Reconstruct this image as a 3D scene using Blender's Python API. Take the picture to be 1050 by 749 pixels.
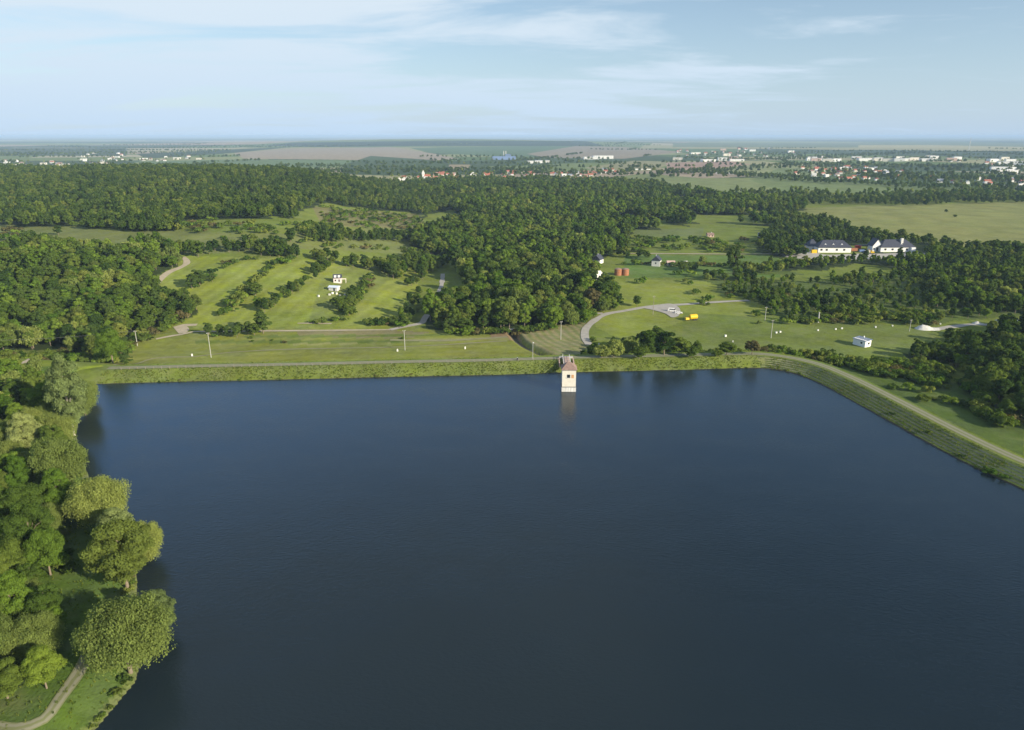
import bpy, bmesh, math, random
import numpy as np
from mathutils import Vector, Matrix
R = math.radians
rng = np.random.default_rng(7); random.seed(7)
scn = bpy.context.scene
for o in list(bpy.data.objects): bpy.data.objects.remove(o)
COL = scn.collection

# ------------------------------------------------------------------ camera
CAMZ = 100.0; FPX = 722.0; PITCH = R(18.06)
cd = bpy.data.cameras.new('camera'); cam = bpy.data.objects.new('camera', cd); COL.objects.link(cam)
cd.sensor_width = 36; cd.lens = FPX/1050*36; cd.clip_start = 1; cd.clip_end = 200000
cam.location = (0, 0, CAMZ); cam.rotation_euler = (R(90)-PITCH, 0, 0)
scn.camera = cam
# ------------------------------------------------------------------ light
SUN_EL = R(21); SUN_AZ = R(124)     # azimuth clockwise from +Y (the view direction)
sdir = Vector((math.sin(SUN_AZ)*math.cos(SUN_EL), math.cos(SUN_AZ)*math.cos(SUN_EL), math.sin(SUN_EL)))
sl = bpy.data.lights.new('sun', 'SUN'); sl.energy = 4.9; sl.angle = R(0.6); sl.color = (1, .91, .74)
so = bpy.data.objects.new('sun', sl); COL.objects.link(so)
so.rotation_euler = (-sdir).to_track_quat('-Z', 'Y').to_euler()
w = bpy.data.worlds.new('World'); scn.world = w; w.use_nodes = True
nt = w.node_tree; N = nt.nodes; L = nt.links; N.clear()
def nd(nt_, t, **k):
    n = nt_.nodes.new(t)
    for a, b in k.items(): setattr(n, a, b)
    return n
out = nd(nt, 'ShaderNodeOutputWorld'); bg = nd(nt, 'ShaderNodeBackground'); bg.inputs[1].default_value = 0.085
sky = nd(nt, 'ShaderNodeTexSky', sky_type='NISHITA', sun_disc=False)
sky.sun_elevation = SUN_EL; sky.sun_rotation = SUN_AZ; sky.altitude = 200; sky.air_density = 1.0; sky.dust_density = 0.6; sky.ozone_density = 2.0
tc = nd(nt, 'ShaderNodeTexCoord'); sep = nd(nt, 'ShaderNodeSeparateXYZ'); L.new(tc.outputs['Generated'], sep.inputs[0])
def math_(nt_, op, a, b=None, c=None, clamp=False):
    m = nd(nt_, 'ShaderNodeMath', operation=op); m.use_clamp = clamp
    for i, v in enumerate((a, b, c)):
        if v is None: continue
        if isinstance(v, (int, float)): m.inputs[i].default_value = v
        else: nt_.links.new(v, m.inputs[i])
    return m.outputs[0]
# clouds: project the view direction on a high flat layer, stretched into thin streaks
zc = math_(nt, 'ADD', math_(nt, 'MAXIMUM', sep.outputs[2], 0.0), 0.10)
u = math_(nt, 'DIVIDE', sep.outputs[0], zc); v = math_(nt, 'DIVIDE', sep.outputs[1], zc)
comb = nd(nt, 'ShaderNodeCombineXYZ'); L.new(math_(nt, 'MULTIPLY', u, 0.42), comb.inputs[0]); L.new(math_(nt, 'MULTIPLY', v, 0.85), comb.inputs[1])
n1 = nd(nt, 'ShaderNodeTexNoise'); n1.inputs['Scale'].default_value = 1.25; n1.inputs['Detail'].default_value = 9; n1.inputs['Roughness'].default_value = .60; n1.inputs['Distortion'].default_value = .5
L.new(comb.outputs[0], n1.inputs['Vector'])
n2 = nd(nt, 'ShaderNodeTexNoise'); n2.inputs['Scale'].default_value = 0.28; n2.inputs['Detail'].default_value = 3
L.new(comb.outputs[0], n2.inputs['Vector'])
# more veil towards the left of the view
leftw = math_(nt, 'MULTIPLY_ADD', sep.outputs[0], -0.30, 0.02)
cs = math_(nt, 'ADD', math_(nt, 'ADD', math_(nt, 'MULTIPLY', n1.outputs[0], 1.35), math_(nt, 'MULTIPLY', n2.outputs[0], .45)), leftw)
mr = nd(nt, 'ShaderNodeMapRange', interpolation_type='SMOOTHSTEP'); L.new(cs, mr.inputs[0])
mr.inputs[1].default_value = .78; mr.inputs[2].default_value = 1.08; mr.inputs[3].default_value = 0.02; mr.inputs[4].default_value = .92
fade = nd(nt, 'ShaderNodeMapRange', interpolation_type='SMOOTHSTEP'); L.new(sep.outputs[2], fade.inputs[0]); fade.inputs[1].default_value = .22; fade.inputs[2].default_value = .62; fade.inputs[3].default_value = 1; fade.inputs[4].default_value = .22
mix = nd(nt, 'ShaderNodeMix', data_type='RGBA'); L.new(math_(nt, 'MULTIPLY', mr.outputs[0], fade.outputs[0]), mix.inputs[0]); L.new(sky.outputs[0], mix.inputs[6]); mix.inputs[7].default_value = (6.1, 6.75, 7.2, 1)
# milky band towards the horizon
hz = math_(nt, 'POWER', math_(nt, 'SUBTRACT', 1.0, math_(nt, 'MAXIMUM', sep.outputs[2], 0.0), clamp=True), 7.0)
mix2 = nd(nt, 'ShaderNodeMix', data_type='RGBA'); L.new(math_(nt, 'MULTIPLY', hz, .82), mix2.inputs[0]); L.new(mix.outputs[2], mix2.inputs[6]); mix2.inputs[7].default_value = (3.9, 5.35, 7.1, 1)
# blue part of the sky above the picture, fading to deep blue higher up
ba = nd(nt, 'ShaderNodeMapRange', interpolation_type='SMOOTHSTEP'); L.new(sep.outputs[2], ba.inputs[0]); ba.inputs[1].default_value = .17; ba.inputs[2].default_value = .30
bb = nd(nt, 'ShaderNodeMapRange', interpolation_type='SMOOTHSTEP'); L.new(sep.outputs[2], bb.inputs[0]); bb.inputs[1].default_value = .30; bb.inputs[2].default_value = .56; bb.inputs[3].default_value = 1; bb.inputs[4].default_value = 0
bf = math_(nt, 'MULTIPLY', math_(nt, 'MULTIPLY', ba.outputs[0], bb.outputs[0]), math_(nt, 'MULTIPLY_ADD', sep.outputs[0], -.8, .72), clamp=True)
mix3 = nd(nt, 'ShaderNodeMix', data_type='RGBA'); L.new(bf, mix3.inputs[0]); L.new(mix2.outputs[2], mix3.inputs[6]); mix3.inputs[7].default_value = (1.7, 4.5, 10.0, 1)
va = nd(nt, 'ShaderNodeMapRange', interpolation_type='SMOOTHSTEP'); L.new(sep.outputs[2], va.inputs[0]); va.inputs[1].default_value = .42; va.inputs[2].default_value = .54; va.inputs[4].default_value = .42
vb = nd(nt, 'ShaderNodeMapRange', interpolation_type='SMOOTHSTEP'); L.new(math_(nt, 'ADD', sep.outputs[0], math_(nt, 'MULTIPLY_ADD', n1.outputs[0], .5, -.25)), vb.inputs[0]); vb.inputs[1].default_value = .16; vb.inputs[2].default_value = .30; vb.inputs[3].default_value = 1; vb.inputs[4].default_value = 0
mix4 = nd(nt, 'ShaderNodeMix', data_type='RGBA'); L.new(math_(nt, 'MULTIPLY', va.outputs[0], vb.outputs[0]), mix4.inputs[0]); L.new(mix3.outputs[2], mix4.inputs[6]); mix4.inputs[7].default_value = (4.0, 4.3, 4.3, 1)
L.new(mix4.outputs[2], bg.inputs[0]); L.new(bg.outputs[0], out.inputs[0])
scn.view_settings.view_transform = 'Standard'; scn.view_settings.look = 'None'; scn.view_settings.gamma = 1
scn.view_settings.exposure = 0.62
scn.render.engine = 'CYCLES'
scn.cycles.volume_bounces = 0; scn.cycles.max_bounces = 6; scn.cycles.transparent_max_bounces = 4
scn.cycles.diffuse_bounces = 2; scn.cycles.glossy_bounces = 2; scn.cycles.transmission_bounces = 2

# ------------------------------------------------------------------ helpers
def sm(a, b, x):
    t = np.clip((x-a)/(b-a), 0, 1); return t*t*(3-2*t)
CP, SP = math.cos(PITCH), math.sin(PITCH)
def project(x, y, z):
    dz = z-CAMZ
    dep = y*CP - dz*SP
    up = y*SP + dz*CP
    d = np.where(dep > 1, dep, 1)
    return 525+FPX*x/d, 374.5-FPX*up/d, dep
def ray(px, py):
    a = (px-525)/FPX; b = -(py-374.5)/FPX
    return np.array([a, CP+b*SP, -SP+b*CP])
def pix0(px, py, z=0.0):
    r = ray(px, py); t = (z-CAMZ)/r[2]; return r[0]*t, r[1]*t
def inpoly(px, py, poly):
    px = np.asarray(px, float); py = np.asarray(py, float); c = np.zeros(px.shape, bool); n = len(poly)
    for i in range(n):
        x1, y1 = poly[i]; x2, y2 = poly[(i+1) % n]
        if y1 == y2: continue
        k = ((y1 > py) != (y2 > py)) & (px < (x2-x1)*(py-y1)/(y2-y1)+x1); c ^= k
    return c
def segdist(x, y, pl):
    """distance to a polyline and the sign: + on its left side"""
    best = np.full(np.shape(x), 1e12); 
    for i in range(len(pl)-1):
        ax, ay = pl[i]; bx, by = pl[i+1]; dx, dy = bx-ax, by-ay; l2 = dx*dx+dy*dy
        t = np.clip(((x-ax)*dx+(y-ay)*dy)/l2, 0, 1)
        d = np.hypot(x-ax-t*dx, y-ay-t*dy)
        best = np.minimum(best, d)
    return best
def vnoise(x, y, s, seed=0):
    x = np.asarray(x, float)/s; y = np.asarray(y, float)/s
    xi = np.floor(x); yi = np.floor(y); fx = x-xi; fy = y-yi
    fx = fx*fx*(3-2*fx); fy = fy*fy*(3-2*fy)
    def h(a, b):
        v = np.sin(a*127.1+b*311.7+seed*74.7)*43758.5453; return v-np.floor(v)
    return (h(xi, yi)*(1-fx)+h(xi+1, yi)*fx)*(1-fy)+(h(xi, yi+1)*(1-fx)+h(xi+1, yi+1)*fx)*fy
def resample(pts, step):
    pts = [Vector((p[0], p[1])) for p in pts]; P = [pts[0]*2-pts[1]]+pts+[pts[-1]*2-pts[-2]]; o = []
    for i in range(1, len(P)-2):
        n = max(1, int((P[i+1]-P[i]).length/step))
        for k in range(n):
            t = k/n; a, b, c, d = P[i-1], P[i], P[i+1], P[i+2]
            o.append(.5*((2*b)+(c-a)*t+(2*a-5*b+4*c-d)*t*t+(3*b-a-3*c+d)*t**3))
    o.append(pts[-1]); return [(p.x, p.y) for p in o]

# ------------------------------------------------------------------ lake outline
shore_px = [(97,749),(118,724),(138,700),(146,672),(146,640),(140,610),(140,590),(128,560),(112,530),(95,500),(84,470),(78,445),(84,420),(92,404)]
dam_px = [(98,394),(200,391.5),(300,389.5),(400,387),(500,385),(575,382.5),(600,381.8),(700,379.5),(760,377.9),(785,378),(802,380.5),(820,385),(850,398.5),(900,426),(950,454),(1000,480),(1050,503)]
shore = [pix0(*p) for p in shore_px]; damw = [pix0(*p) for p in dam_px]
ex = Vector(damw[-1])-Vector(damw[-2]); ex.normalize()
damw += [tuple(Vector(damw[-1])+ex*80), tuple(Vector(damw[-1])+ex*200)]
damw = resample(damw, 6)
behind = [(340,-120),(260,-220),(60,-280),(-110,-220),(-150,-80),(-112,10),(-92,60)]
lake = shore+damw+behind
lake_s = resample(shore, 4)
lakep = resample(behind[-3:]+shore, 4)
DITCH = [pix0(x, y, -6) for x, y in [(525,339),(531,347),(541,354),(556,361),(574,368),(588,372)]]

def in_lake(x, y): return inpoly(x, y, lake)
def H(x, y):
    x = np.asarray(x, float); y = np.asarray(y, float)
    yy = np.maximum(y, 1.0); uu = x/yy
    # valley floor and low hills
    wl = 1-sm(-.36, -.10, uu)
    hill = 30*sm(345, 640, y)*wl*(1-.15*sm(-.4, -.7, uu))
    hill += 6*sm(340, 470, y)*(1-sm(-.72, -.42, uu))*(1-sm(500, 640, y))
    hill *= 1-sm(1500, 2400, y)
    ridge = 14*np.exp(-((y-1330)/330.)**2)*(1-sm(-.40, .02, uu))
    far = 62*np.exp(-((y-9300)/1900.)**2)*np.exp(-((uu+.10)/.26)**2)
    z = -6.5+hill+ridge+far
    z = z+(vnoise(x, y, 70, 1)-.5)*1.2*sm(330, 420, y)+(vnoise(x, y, 260, 2)-.5)*6*sm(500, 900, y)
    # benches of the terraced ground behind the dam
    z = z+1.2*np.sin((y-.02*x)/7.5)*sm(325, 335, y)*(1-sm(362, 376, y))*(1-sm(-.12, .0, uu))*.35
    # left bank
    w = np.where(x < -60, sm(288, 330, y+.02*x), 1.0)
    w = np.where((x < -60) & (y < 280), 0.0, w)
    bank = 2.6+(vnoise(x, y, 25, 3)-.5)*1.2+12*sm(60, 260, -x-85)
    z = bank*(1-w)+z*w
    near = (y < 420) & (y > -400) & (np.abs(x) < 600)
    if np.any(near):
        xs = x[near] if x.ndim else x; ys = y[near] if y.ndim else y
        d = segdist(xs, ys, lakep); il = in_lake(xs, ys)
        dd = segdist(xs, ys, damw)
        zz = z[near] if z.ndim else z
        zz = np.where(d < 14, zz*sm(0, 9, d)+.15*(1-sm(0, 9, d)), zz)
        zz = np.where(~il & (dd < 14), np.minimum(zz, -3.), zz)
        zi = -np.minimum(np.minimum(d, dd*.6)*.45, 4.0)
        zz = np.where(il, zi, zz)
        dt = segdist(xs, ys, DITCH); zz = np.where(dt < 4.5, zz-2.6*(1-sm(.8, 4.2, dt)), zz)
        if z.ndim: z[near] = zz
        else: z = zz
    return z
def DAMH(x, y):
    """height of the dam's upper face, -99 off the dam"""
    x = np.atleast_1d(np.asarray(x, float)); y = np.atleast_1d(np.asarray(y, float))
    d = segdist(x, y, damw); il = in_lake(x, y)
    s = np.where(il, -d, d)
    z = np.where(s < 9, s/3., np.where(s < 15.5, 3., 3-(s-15.5)/3.4))
    return np.where((s < -1) | (s > 44) | (x < damw[0][0]-4), -99, z)
def HS(x, y):
    a = np.atleast_1d(H(np.atleast_1d(x), np.atleast_1d(y))); return np.maximum(a, DAMH(x, y))
_t = np.exp(np.linspace(math.log(90), math.log(90000), 2600))
def ground(px, py, surf=True):
    r = ray(px, py); x = r[0]*_t; y = r[1]*_t; z = CAMZ+r[2]*_t
    h = HS(x, y) if surf else H(x, y)
    k = np.argmax(z < h)
    if z[k] >= h[k]: k = len(_t)-1
    k = max(k, 1)
    a = (z[k-1]-h[k-1]); b = (z[k]-h[k]); f = a/(a-b+1e-9); f = min(max(f, 0), 1)
    t = _t[k-1]+(_t[k]-_t[k-1])*f
    X, Y = r[0]*t, r[1]*t
    return Vector((X, Y, float(HS(X, Y)[0])))
def pxm(p):
    """photograph pixels per metre at a world point"""
    return FPX/(p[1]*CP-(p[2]-CAMZ)*SP)

# ------------------------------------------------------------------ materials
def newmat(name):
    m = bpy.data.materials.new(name); m.use_nodes = True; return m, m.node_tree, m.node_tree.nodes['Principled BSDF']
def mat(name, col, rough=.8, var=.15, scale=2.0, metal=0, bump=0):
    m, t, b = newmat(name); b.inputs['Roughness'].default_value = rough; b.inputs['Metallic'].default_value = metal
    b.inputs['Specular IOR Level'].default_value = .3
    g = nd(t, 'ShaderNodeNewGeometry'); n = nd(t, 'ShaderNodeTexNoise'); n.inputs['Scale'].default_value = scale; n.inputs['Detail'].default_value = 5
    t.links.new(g.outputs['Position'], n.inputs['Vector'])
    mx = nd(t, 'ShaderNodeMix', data_type='RGBA'); t.links.new(n.outputs[0], mx.inputs[0])
    mx.inputs[6].default_value = (*[c*(1-var) for c in col], 1); mx.inputs[7].default_value = (*[min(1, c*(1+var)) for c in col], 1)
    t.links.new(mx.outputs[2], b.inputs['Base Color'])
    if bump:
        bp = nd(t, 'ShaderNodeBump'); bp.inputs['Strength'].default_value = bump; t.links.new(n.outputs[0], bp.inputs['Height']); t.links.new(bp.outputs[0], b.inputs['Normal'])
    return m
M = {}
M['cream'] = mat('cream_plaster', (.66,.61,.50), .9, .18, .8)
M['white'] = mat('white_paint', (.78,.76,.70), .8, .08, .5)
M['dirtywhite'] = mat('weathered_white', (.6,.58,.52), .9, .2, .9)
M['darkroof'] = mat('dark_roof', (.05,.055,.075), .7, .2, 1)
M['redroof'] = mat('red_tile_roof', (.36,.13,.08), .85, .3, .3)
M['brownroof'] = mat('brown_red_roof', (.25,.17,.135), .9, .4, 1.2)
M['greyroof'] = mat('grey_roof', (.28,.30,.34), .6, .2, 1)
M['bluemetal'] = mat('blue_grey_sheet', (.15,.21,.31), .7, .15, 1, .2)
M['glass'] = mat('dark_window', (.02,.025,.03), .15, .2, 1)
M['yellow'] = mat('yellow_paint', (.75,.48,.02), .5, .1, 1)
M['orange'] = mat('rusty_orange', (.33,.135,.06), .8, .3, .7)
M['concrete'] = mat('concrete', (.42,.40,.36), .9, .25, .7, bump=.2)
M['pinkconc'] = mat('pinkish_concrete', (.50,.36,.29), .9, .25, .8)
M['wood'] = mat('pole_wood', (.28,.24,.19), .9, .2, 2)
M['palepole'] = mat('concrete_pole', (.42,.41,.36), .9, .15, 1)
M['dark'] = mat('dark_metal', (.04,.04,.045), .6, .2, 1)
M['gravelwhite'] = mat('pale_gravel', (.58,.56,.50), .95, .25, .8, bump=.4)
M['rust'] = mat('rust_stain', (.55,.30,.14), .9, .3, 3)
M['bark'] = mat('bark', (.20,.16,.11), .95, .3, 3, bump=.4)
M['palebark'] = mat('pale_bark', (.42,.38,.30), .95, .25, 3, bump=.4)
M['blue'] = mat('blue_cladding', (.16,.23,.38), .6, .15, .2)
M['red'] = mat('red_paint', (.5,.07,.05), .5, .1, 1)
M['wire'] = mat('wire', (.12,.12,.12), .6, .1, 1)

def leafmat(name, c1, c2, trans=.42):
    m, t, b = newmat(name); lk = t.links
    oi = nd(t, 'ShaderNodeObjectInfo'); at = nd(t, 'ShaderNodeAttribute', attribute_name='tint')
    gp = nd(t, 'ShaderNodeNewGeometry'); n = nd(t, 'ShaderNodeTexNoise'); n.inputs['Scale'].default_value = .018; n.inputs['Detail'].default_value = 2
    lk.new(oi.outputs['Location'], n.inputs['Vector'])
    f = math_(t, 'ADD', math_(t, 'MULTIPLY', oi.outputs['Random'], .55), math_(t, 'MULTIPLY_ADD', n.outputs[0], 1.5, -.55), clamp=True)
    mx = nd(t, 'ShaderNodeMix', data_type='RGBA'); lk.new(f, mx.inputs[0]); mx.inputs[6].default_value = (*c1, 1); mx.inputs[7].default_value = (*c2, 1)
    hs = nd(t, 'ShaderNodeHueSaturation'); lk.new(mx.outputs[2], hs.inputs['Color'])
    # per tree value and per leaf tint
    r2 = nd(t, 'ShaderNodeTexWhiteNoise', noise_dimensions='1D'); lk.new(oi.outputs['Random'], r2.inputs['W'])
    vv = math_(t, 'ADD', math_(t, 'MULTIPLY_ADD', r2.outputs['Value'], .55, .72), math_(t, 'MULTIPLY_ADD', at.outputs['Fac'], .5, -.25))
    lk.new(vv, hs.inputs['Value']); lk.new(math_(t, 'MULTIPLY_ADD', r2.outputs['Value'], -.03, .509), hs.inputs['Hue'])
    d = nd(t, 'ShaderNodeBsdfDiffuse'); tr = nd(t, 'ShaderNodeBsdfTranslucent'); ms = nd(t, 'ShaderNodeMixShader'); ms.inputs[0].default_value = trans
    lk.new(hs.outputs[0], d.inputs[0]); 
    tm = nd(t, 'ShaderNodeMix', data_type='RGBA', blend_type='MULTIPLY'); tm.inputs[0].default_value = 1; lk.new(hs.outputs[0], tm.inputs[6]); tm.inputs[7].default_value = (1.1, 1.15, .6, 1)
    lk.new(tm.outputs[2], tr.inputs[0])
    lk.new(d.outputs[0], ms.inputs[1]); lk.new(tr.outputs[0], ms.inputs[2])
    o = t.nodes['Material Output']; lk.new(ms.outputs[0], o.inputs[0]); t.nodes.remove(b)
    return m
LM = {'broad': leafmat('broadleaf_foliage', (.075,.135,.024), (.155,.215,.038)),
      'dark': leafmat('dark_foliage', (.056,.105,.024), (.10,.155,.034)),
      'bright': leafmat('bright_foliage', (.11,.20,.026), (.17,.25,.036)),
      'willow': leafmat('willow_foliage', (.21,.27,.068), (.26,.31,.078)),
      'silver': leafmat('silver_willow_foliage', (.20,.26,.09), (.25,.30,.10)),
      'olive': leafmat('olive_foliage', (.13,.185,.036), (.20,.235,.050)),
      'brown': leafmat('reddish_brown_foliage', (.13,.12,.045), (.16,.15,.06))}

# ------------------------------------------------------------------ mesh building
class MB:
    def __init__(s): s.v = []; s.f = []; s.m = []
    def add(s, vs, fs, mi=0):
        k = len(s.v); s.v += [tuple(p) for p in vs]; s.f += [tuple(i+k for i in f) for f in fs]; s.m += [mi]*len(fs)
    def box(s, c, d, mi=0, rz=0, taper=1.0):
        hx, hy, hz = d[0]/2, d[1]/2, d[2]/2; cr, sr = math.cos(rz), math.sin(rz); vs = []
        for z, k in ((-hz, 1), (hz, taper)):
            for x, y in ((-hx,-hy),(hx,-hy),(hx,hy),(-hx,hy)):
                x *= k; y *= k; vs.append((c[0]+x*cr-y*sr, c[1]+x*sr+y*cr, c[2]+z))
        s.add(vs, [(3,2,1,0),(4,5,6,7),(0,1,5,4),(1,2,6,5),(2,3,7,6),(3,0,4,7)], mi); return s
    def gable(s, c, L_, W, h, mi=0, over=.4, hip=0):
        """roof with the ridge along x: c = centre of its base"""
        a, b = L_/2+over, W/2+over; r = a-hip; t = .18; x, y, z = c
        vs = [(x-a,y-b,z),(x+a,y-b,z),(x+a,y+b,z),(x-a,y+b,z),(x-r,y,z+h),(x+r,y,z+h),(x-a,y-b,z-t),(x+a,y-b,z-t),(x+a,y+b,z-t),(x-a,y+b,z-t)]
        s.add(vs, [(0,1,5,4),(2,3,4,5),(1,2,5),(3,0,4),(6,9,8,7),(0,6,7,1),(1,7,8,2),(2,8,9,3),(3,9,6,0)], mi); return s
    def tube(s, pts, rad, seg=7, mi=0):
        pts = [Vector(p) for p in pts]; k = len(s.v); n = len(pts)
        if not isinstance(rad, (list, tuple)): rad = [rad]*n
        for i, p in enumerate(pts):
            d = (pts[min(i+1, n-1)]-pts[max(i-1, 0)]).normalized()
            a = d.orthogonal().normalized(); b = d.cross(a)
            for j in range(seg):
                an = 2*math.pi*j/seg; s.v.append(tuple(p+(a*math.cos(an)+b*math.sin(an))*rad[i]))
        for i in range(n-1):
            for j in range(seg):
                j2 = (j+1) % seg; s.f.append((k+i*seg+j, k+i*seg+j2, k+(i+1)*seg+j2, k+(i+1)*seg+j)); s.m.append(mi)
        s.f.append(tuple(k+j for j in reversed(range(seg)))); s.m.append(mi)
        s.f.append(tuple(k+(n-1)*seg+j for j in range(seg))); s.m.append(mi); return s
    def mesh(s, name, mats, smooth=False):
        me = bpy.data.meshes.new(name); me.from_pydata(s.v, [], s.f)
        for m_ in (mats if isinstance(mats, (list, tuple)) else [mats]): me.materials.append(m_)
        me.polygons.foreach_set('material_index', s.m)
        if smooth: me.polygons.foreach_set('use_smooth', [True]*len(s.f))
        me.update(); return me
    def build(s, name, mats, parent=None, smooth=False):
        o = bpy.data.objects.new(name, s.mesh(name, mats, smooth)); COL.objects.link(o)
        if parent: o.parent = parent
        return o
def tag(o, label=None, cat=None, group=None, kind=None):
    if label: o['label'] = label
    if cat: o['category'] = cat
    if group: o['group'] = group
    if kind: o['kind'] = kind
    return o
def thing(name, loc, label, cat, rz=0, group=None):
    o = bpy.data.objects.new(name, None); COL.objects.link(o); o.location = loc; o.rotation_euler = (0, 0, rz)
    o.empty_display_size = .1
    return tag(o, label, cat, group)
def npmesh(name, V, F, mats, smooth=False):
    """V (n,3) float, F (m,4) int"""
    me = bpy.data.meshes.new(name); n = len(V); m = len(F); k = F.shape[1]
    me.vertices.add(n); me.vertices.foreach_set('co', np.ascontiguousarray(V, np.float32).ravel())
    me.loops.add(m*k); me.loops.foreach_set('vertex_index', np.ascontiguousarray(F, np.int32).ravel())
    me.polygons.add(m); me.polygons.foreach_set('loop_start', np.arange(0, m*k, k, dtype=np.int32))
    me.polygons.foreach_set('loop_total', np.full(m, k, np.int32))
    if smooth: me.polygons.foreach_set('use_smooth', np.ones(m, bool))
    for m_ in (mats if isinstance(mats, (list, tuple)) else [mats]): me.materials.append(m_)
    me.update(calc_edges=True); return me

# ------------------------------------------------------------------ land cover (surface colours by place, with shade painted into the right hollow)
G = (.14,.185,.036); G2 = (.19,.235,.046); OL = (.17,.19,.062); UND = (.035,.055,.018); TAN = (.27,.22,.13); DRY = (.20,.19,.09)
COVER = [
 # far plain
 ([(240,157),(300,152.5),(400,151),(447,158),(470,163),(430,166),(350,164),(250,163)], (.30,.26,.18)),
 ([(130,166),(250,163.5),(380,165),(330,172),(200,172)], (.12,.18,.08)),
 ([(300,173.5),(355,172),(350,178),(310,178)], (.32,.29,.17)),
 ([(420,152),(600,149),(612,157),(520,161),(440,157)], (.09,.15,.07)),
 ([(540,158),(590,150),(640,151),(700,156),(640,163),(560,162)], (.25,.22,.15)),
 ([(460,169),(482,169),(480,174),(462,174)], (.28,.24,.14)),
 ([(600,172),(650,165),(690,166),(672,175),(640,177),(610,176)], (.24,.24,.12)),
 ([(683,167),(750,165.5),(770,169),(750,171),(712,175),(684,173)], (.33,.24,.17)),
 ([(610,184),(660,178),(720,183),(800,182),(800,197),(700,196),(640,188)], (.17,.21,.08)),
 ([(730,176),(752,177.5),(754,179),(735,179)], (.40,.38,.32)),
 ([(800,172),(830,175),(830,184),(930,191),(1050,196),(1050,203),(800,196),(770,185)], (.14,.19,.07)),
 ([(690,147),(1050,147),(1050,152),(690,151)], (.14,.18,.10)),
 ([(880,149),(960,149),(1050,151),(1050,153),(880,151.5)], (.36,.34,.16)),
 ([(800,214),(900,211),(1200,203),(1200,275),(1050,262),(980,256),(900,243),(860,228),(830,219)], (.19,.21,.068)),
 # left meadows
 ([(-100,228),(80,231),(130,233),(200,238),(300,240),(430,230),(440,262),(300,255),(190,262),(100,246),(-100,252)], (.15,.18,.055)),
 ([(320,212),(430,220),(440,235),(330,232)], (.17,.17,.065)),
 ([(430,198),(520,199),(520,205),(460,207),(432,204)], (.15,.20,.07)),
 # terraces
 ([(180,262),(430,270),(425,336),(150,336),(165,290)], G2),
 ([(120,337),(430,337),(590,333),(600,375),(100,380)], (.175,.205,.044)),
 ([(305,339),(400,338.5),(440,341),(420,347),(305,346)], (.20,.19,.085)),
 ([(500,338),(530,338),(535,350),(505,349)], (.24,.19,.10)),
 ([(528,339),(600,329),(600,345),(612,365),(575,368),(545,356)], (.19,.19,.085)),
 ([(340,337),(395,290),(410,275),(360,272),(330,285),(315,335)], (.16,.20,.05)),
 # right side
 ([(620,285),(760,290),(830,305),(830,318),(700,330),(640,350),(610,335)], G2),
 ([(640,262),(800,262),(800,285),(640,285)], (.10,.17,.04)),
 ([(700,320),(960,336),(960,352),(880,368),(700,358)], (.13,.175,.042)),
 ([(650,236),(722,234),(720,243),(650,243)], (.13,.17,.06)),
 ([(770,360),(1000,395),(1050,440),(1050,470),(900,400),(830,370)], (.075,.12,.03)),  # hollow behind the right arm, its shade painted into the ground colour
]
FIELDPAL = [(.11,.17,.05),(.17,.22,.08),(.08,.13,.045),(.22,.25,.11),(.05,.085,.035),(.32,.27,.18),(.14,.19,.07),(.05,.085,.035),(.28,.28,.14),(.09,.15,.05),(.36,.34,.22),(.06,.10,.04)]
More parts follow.
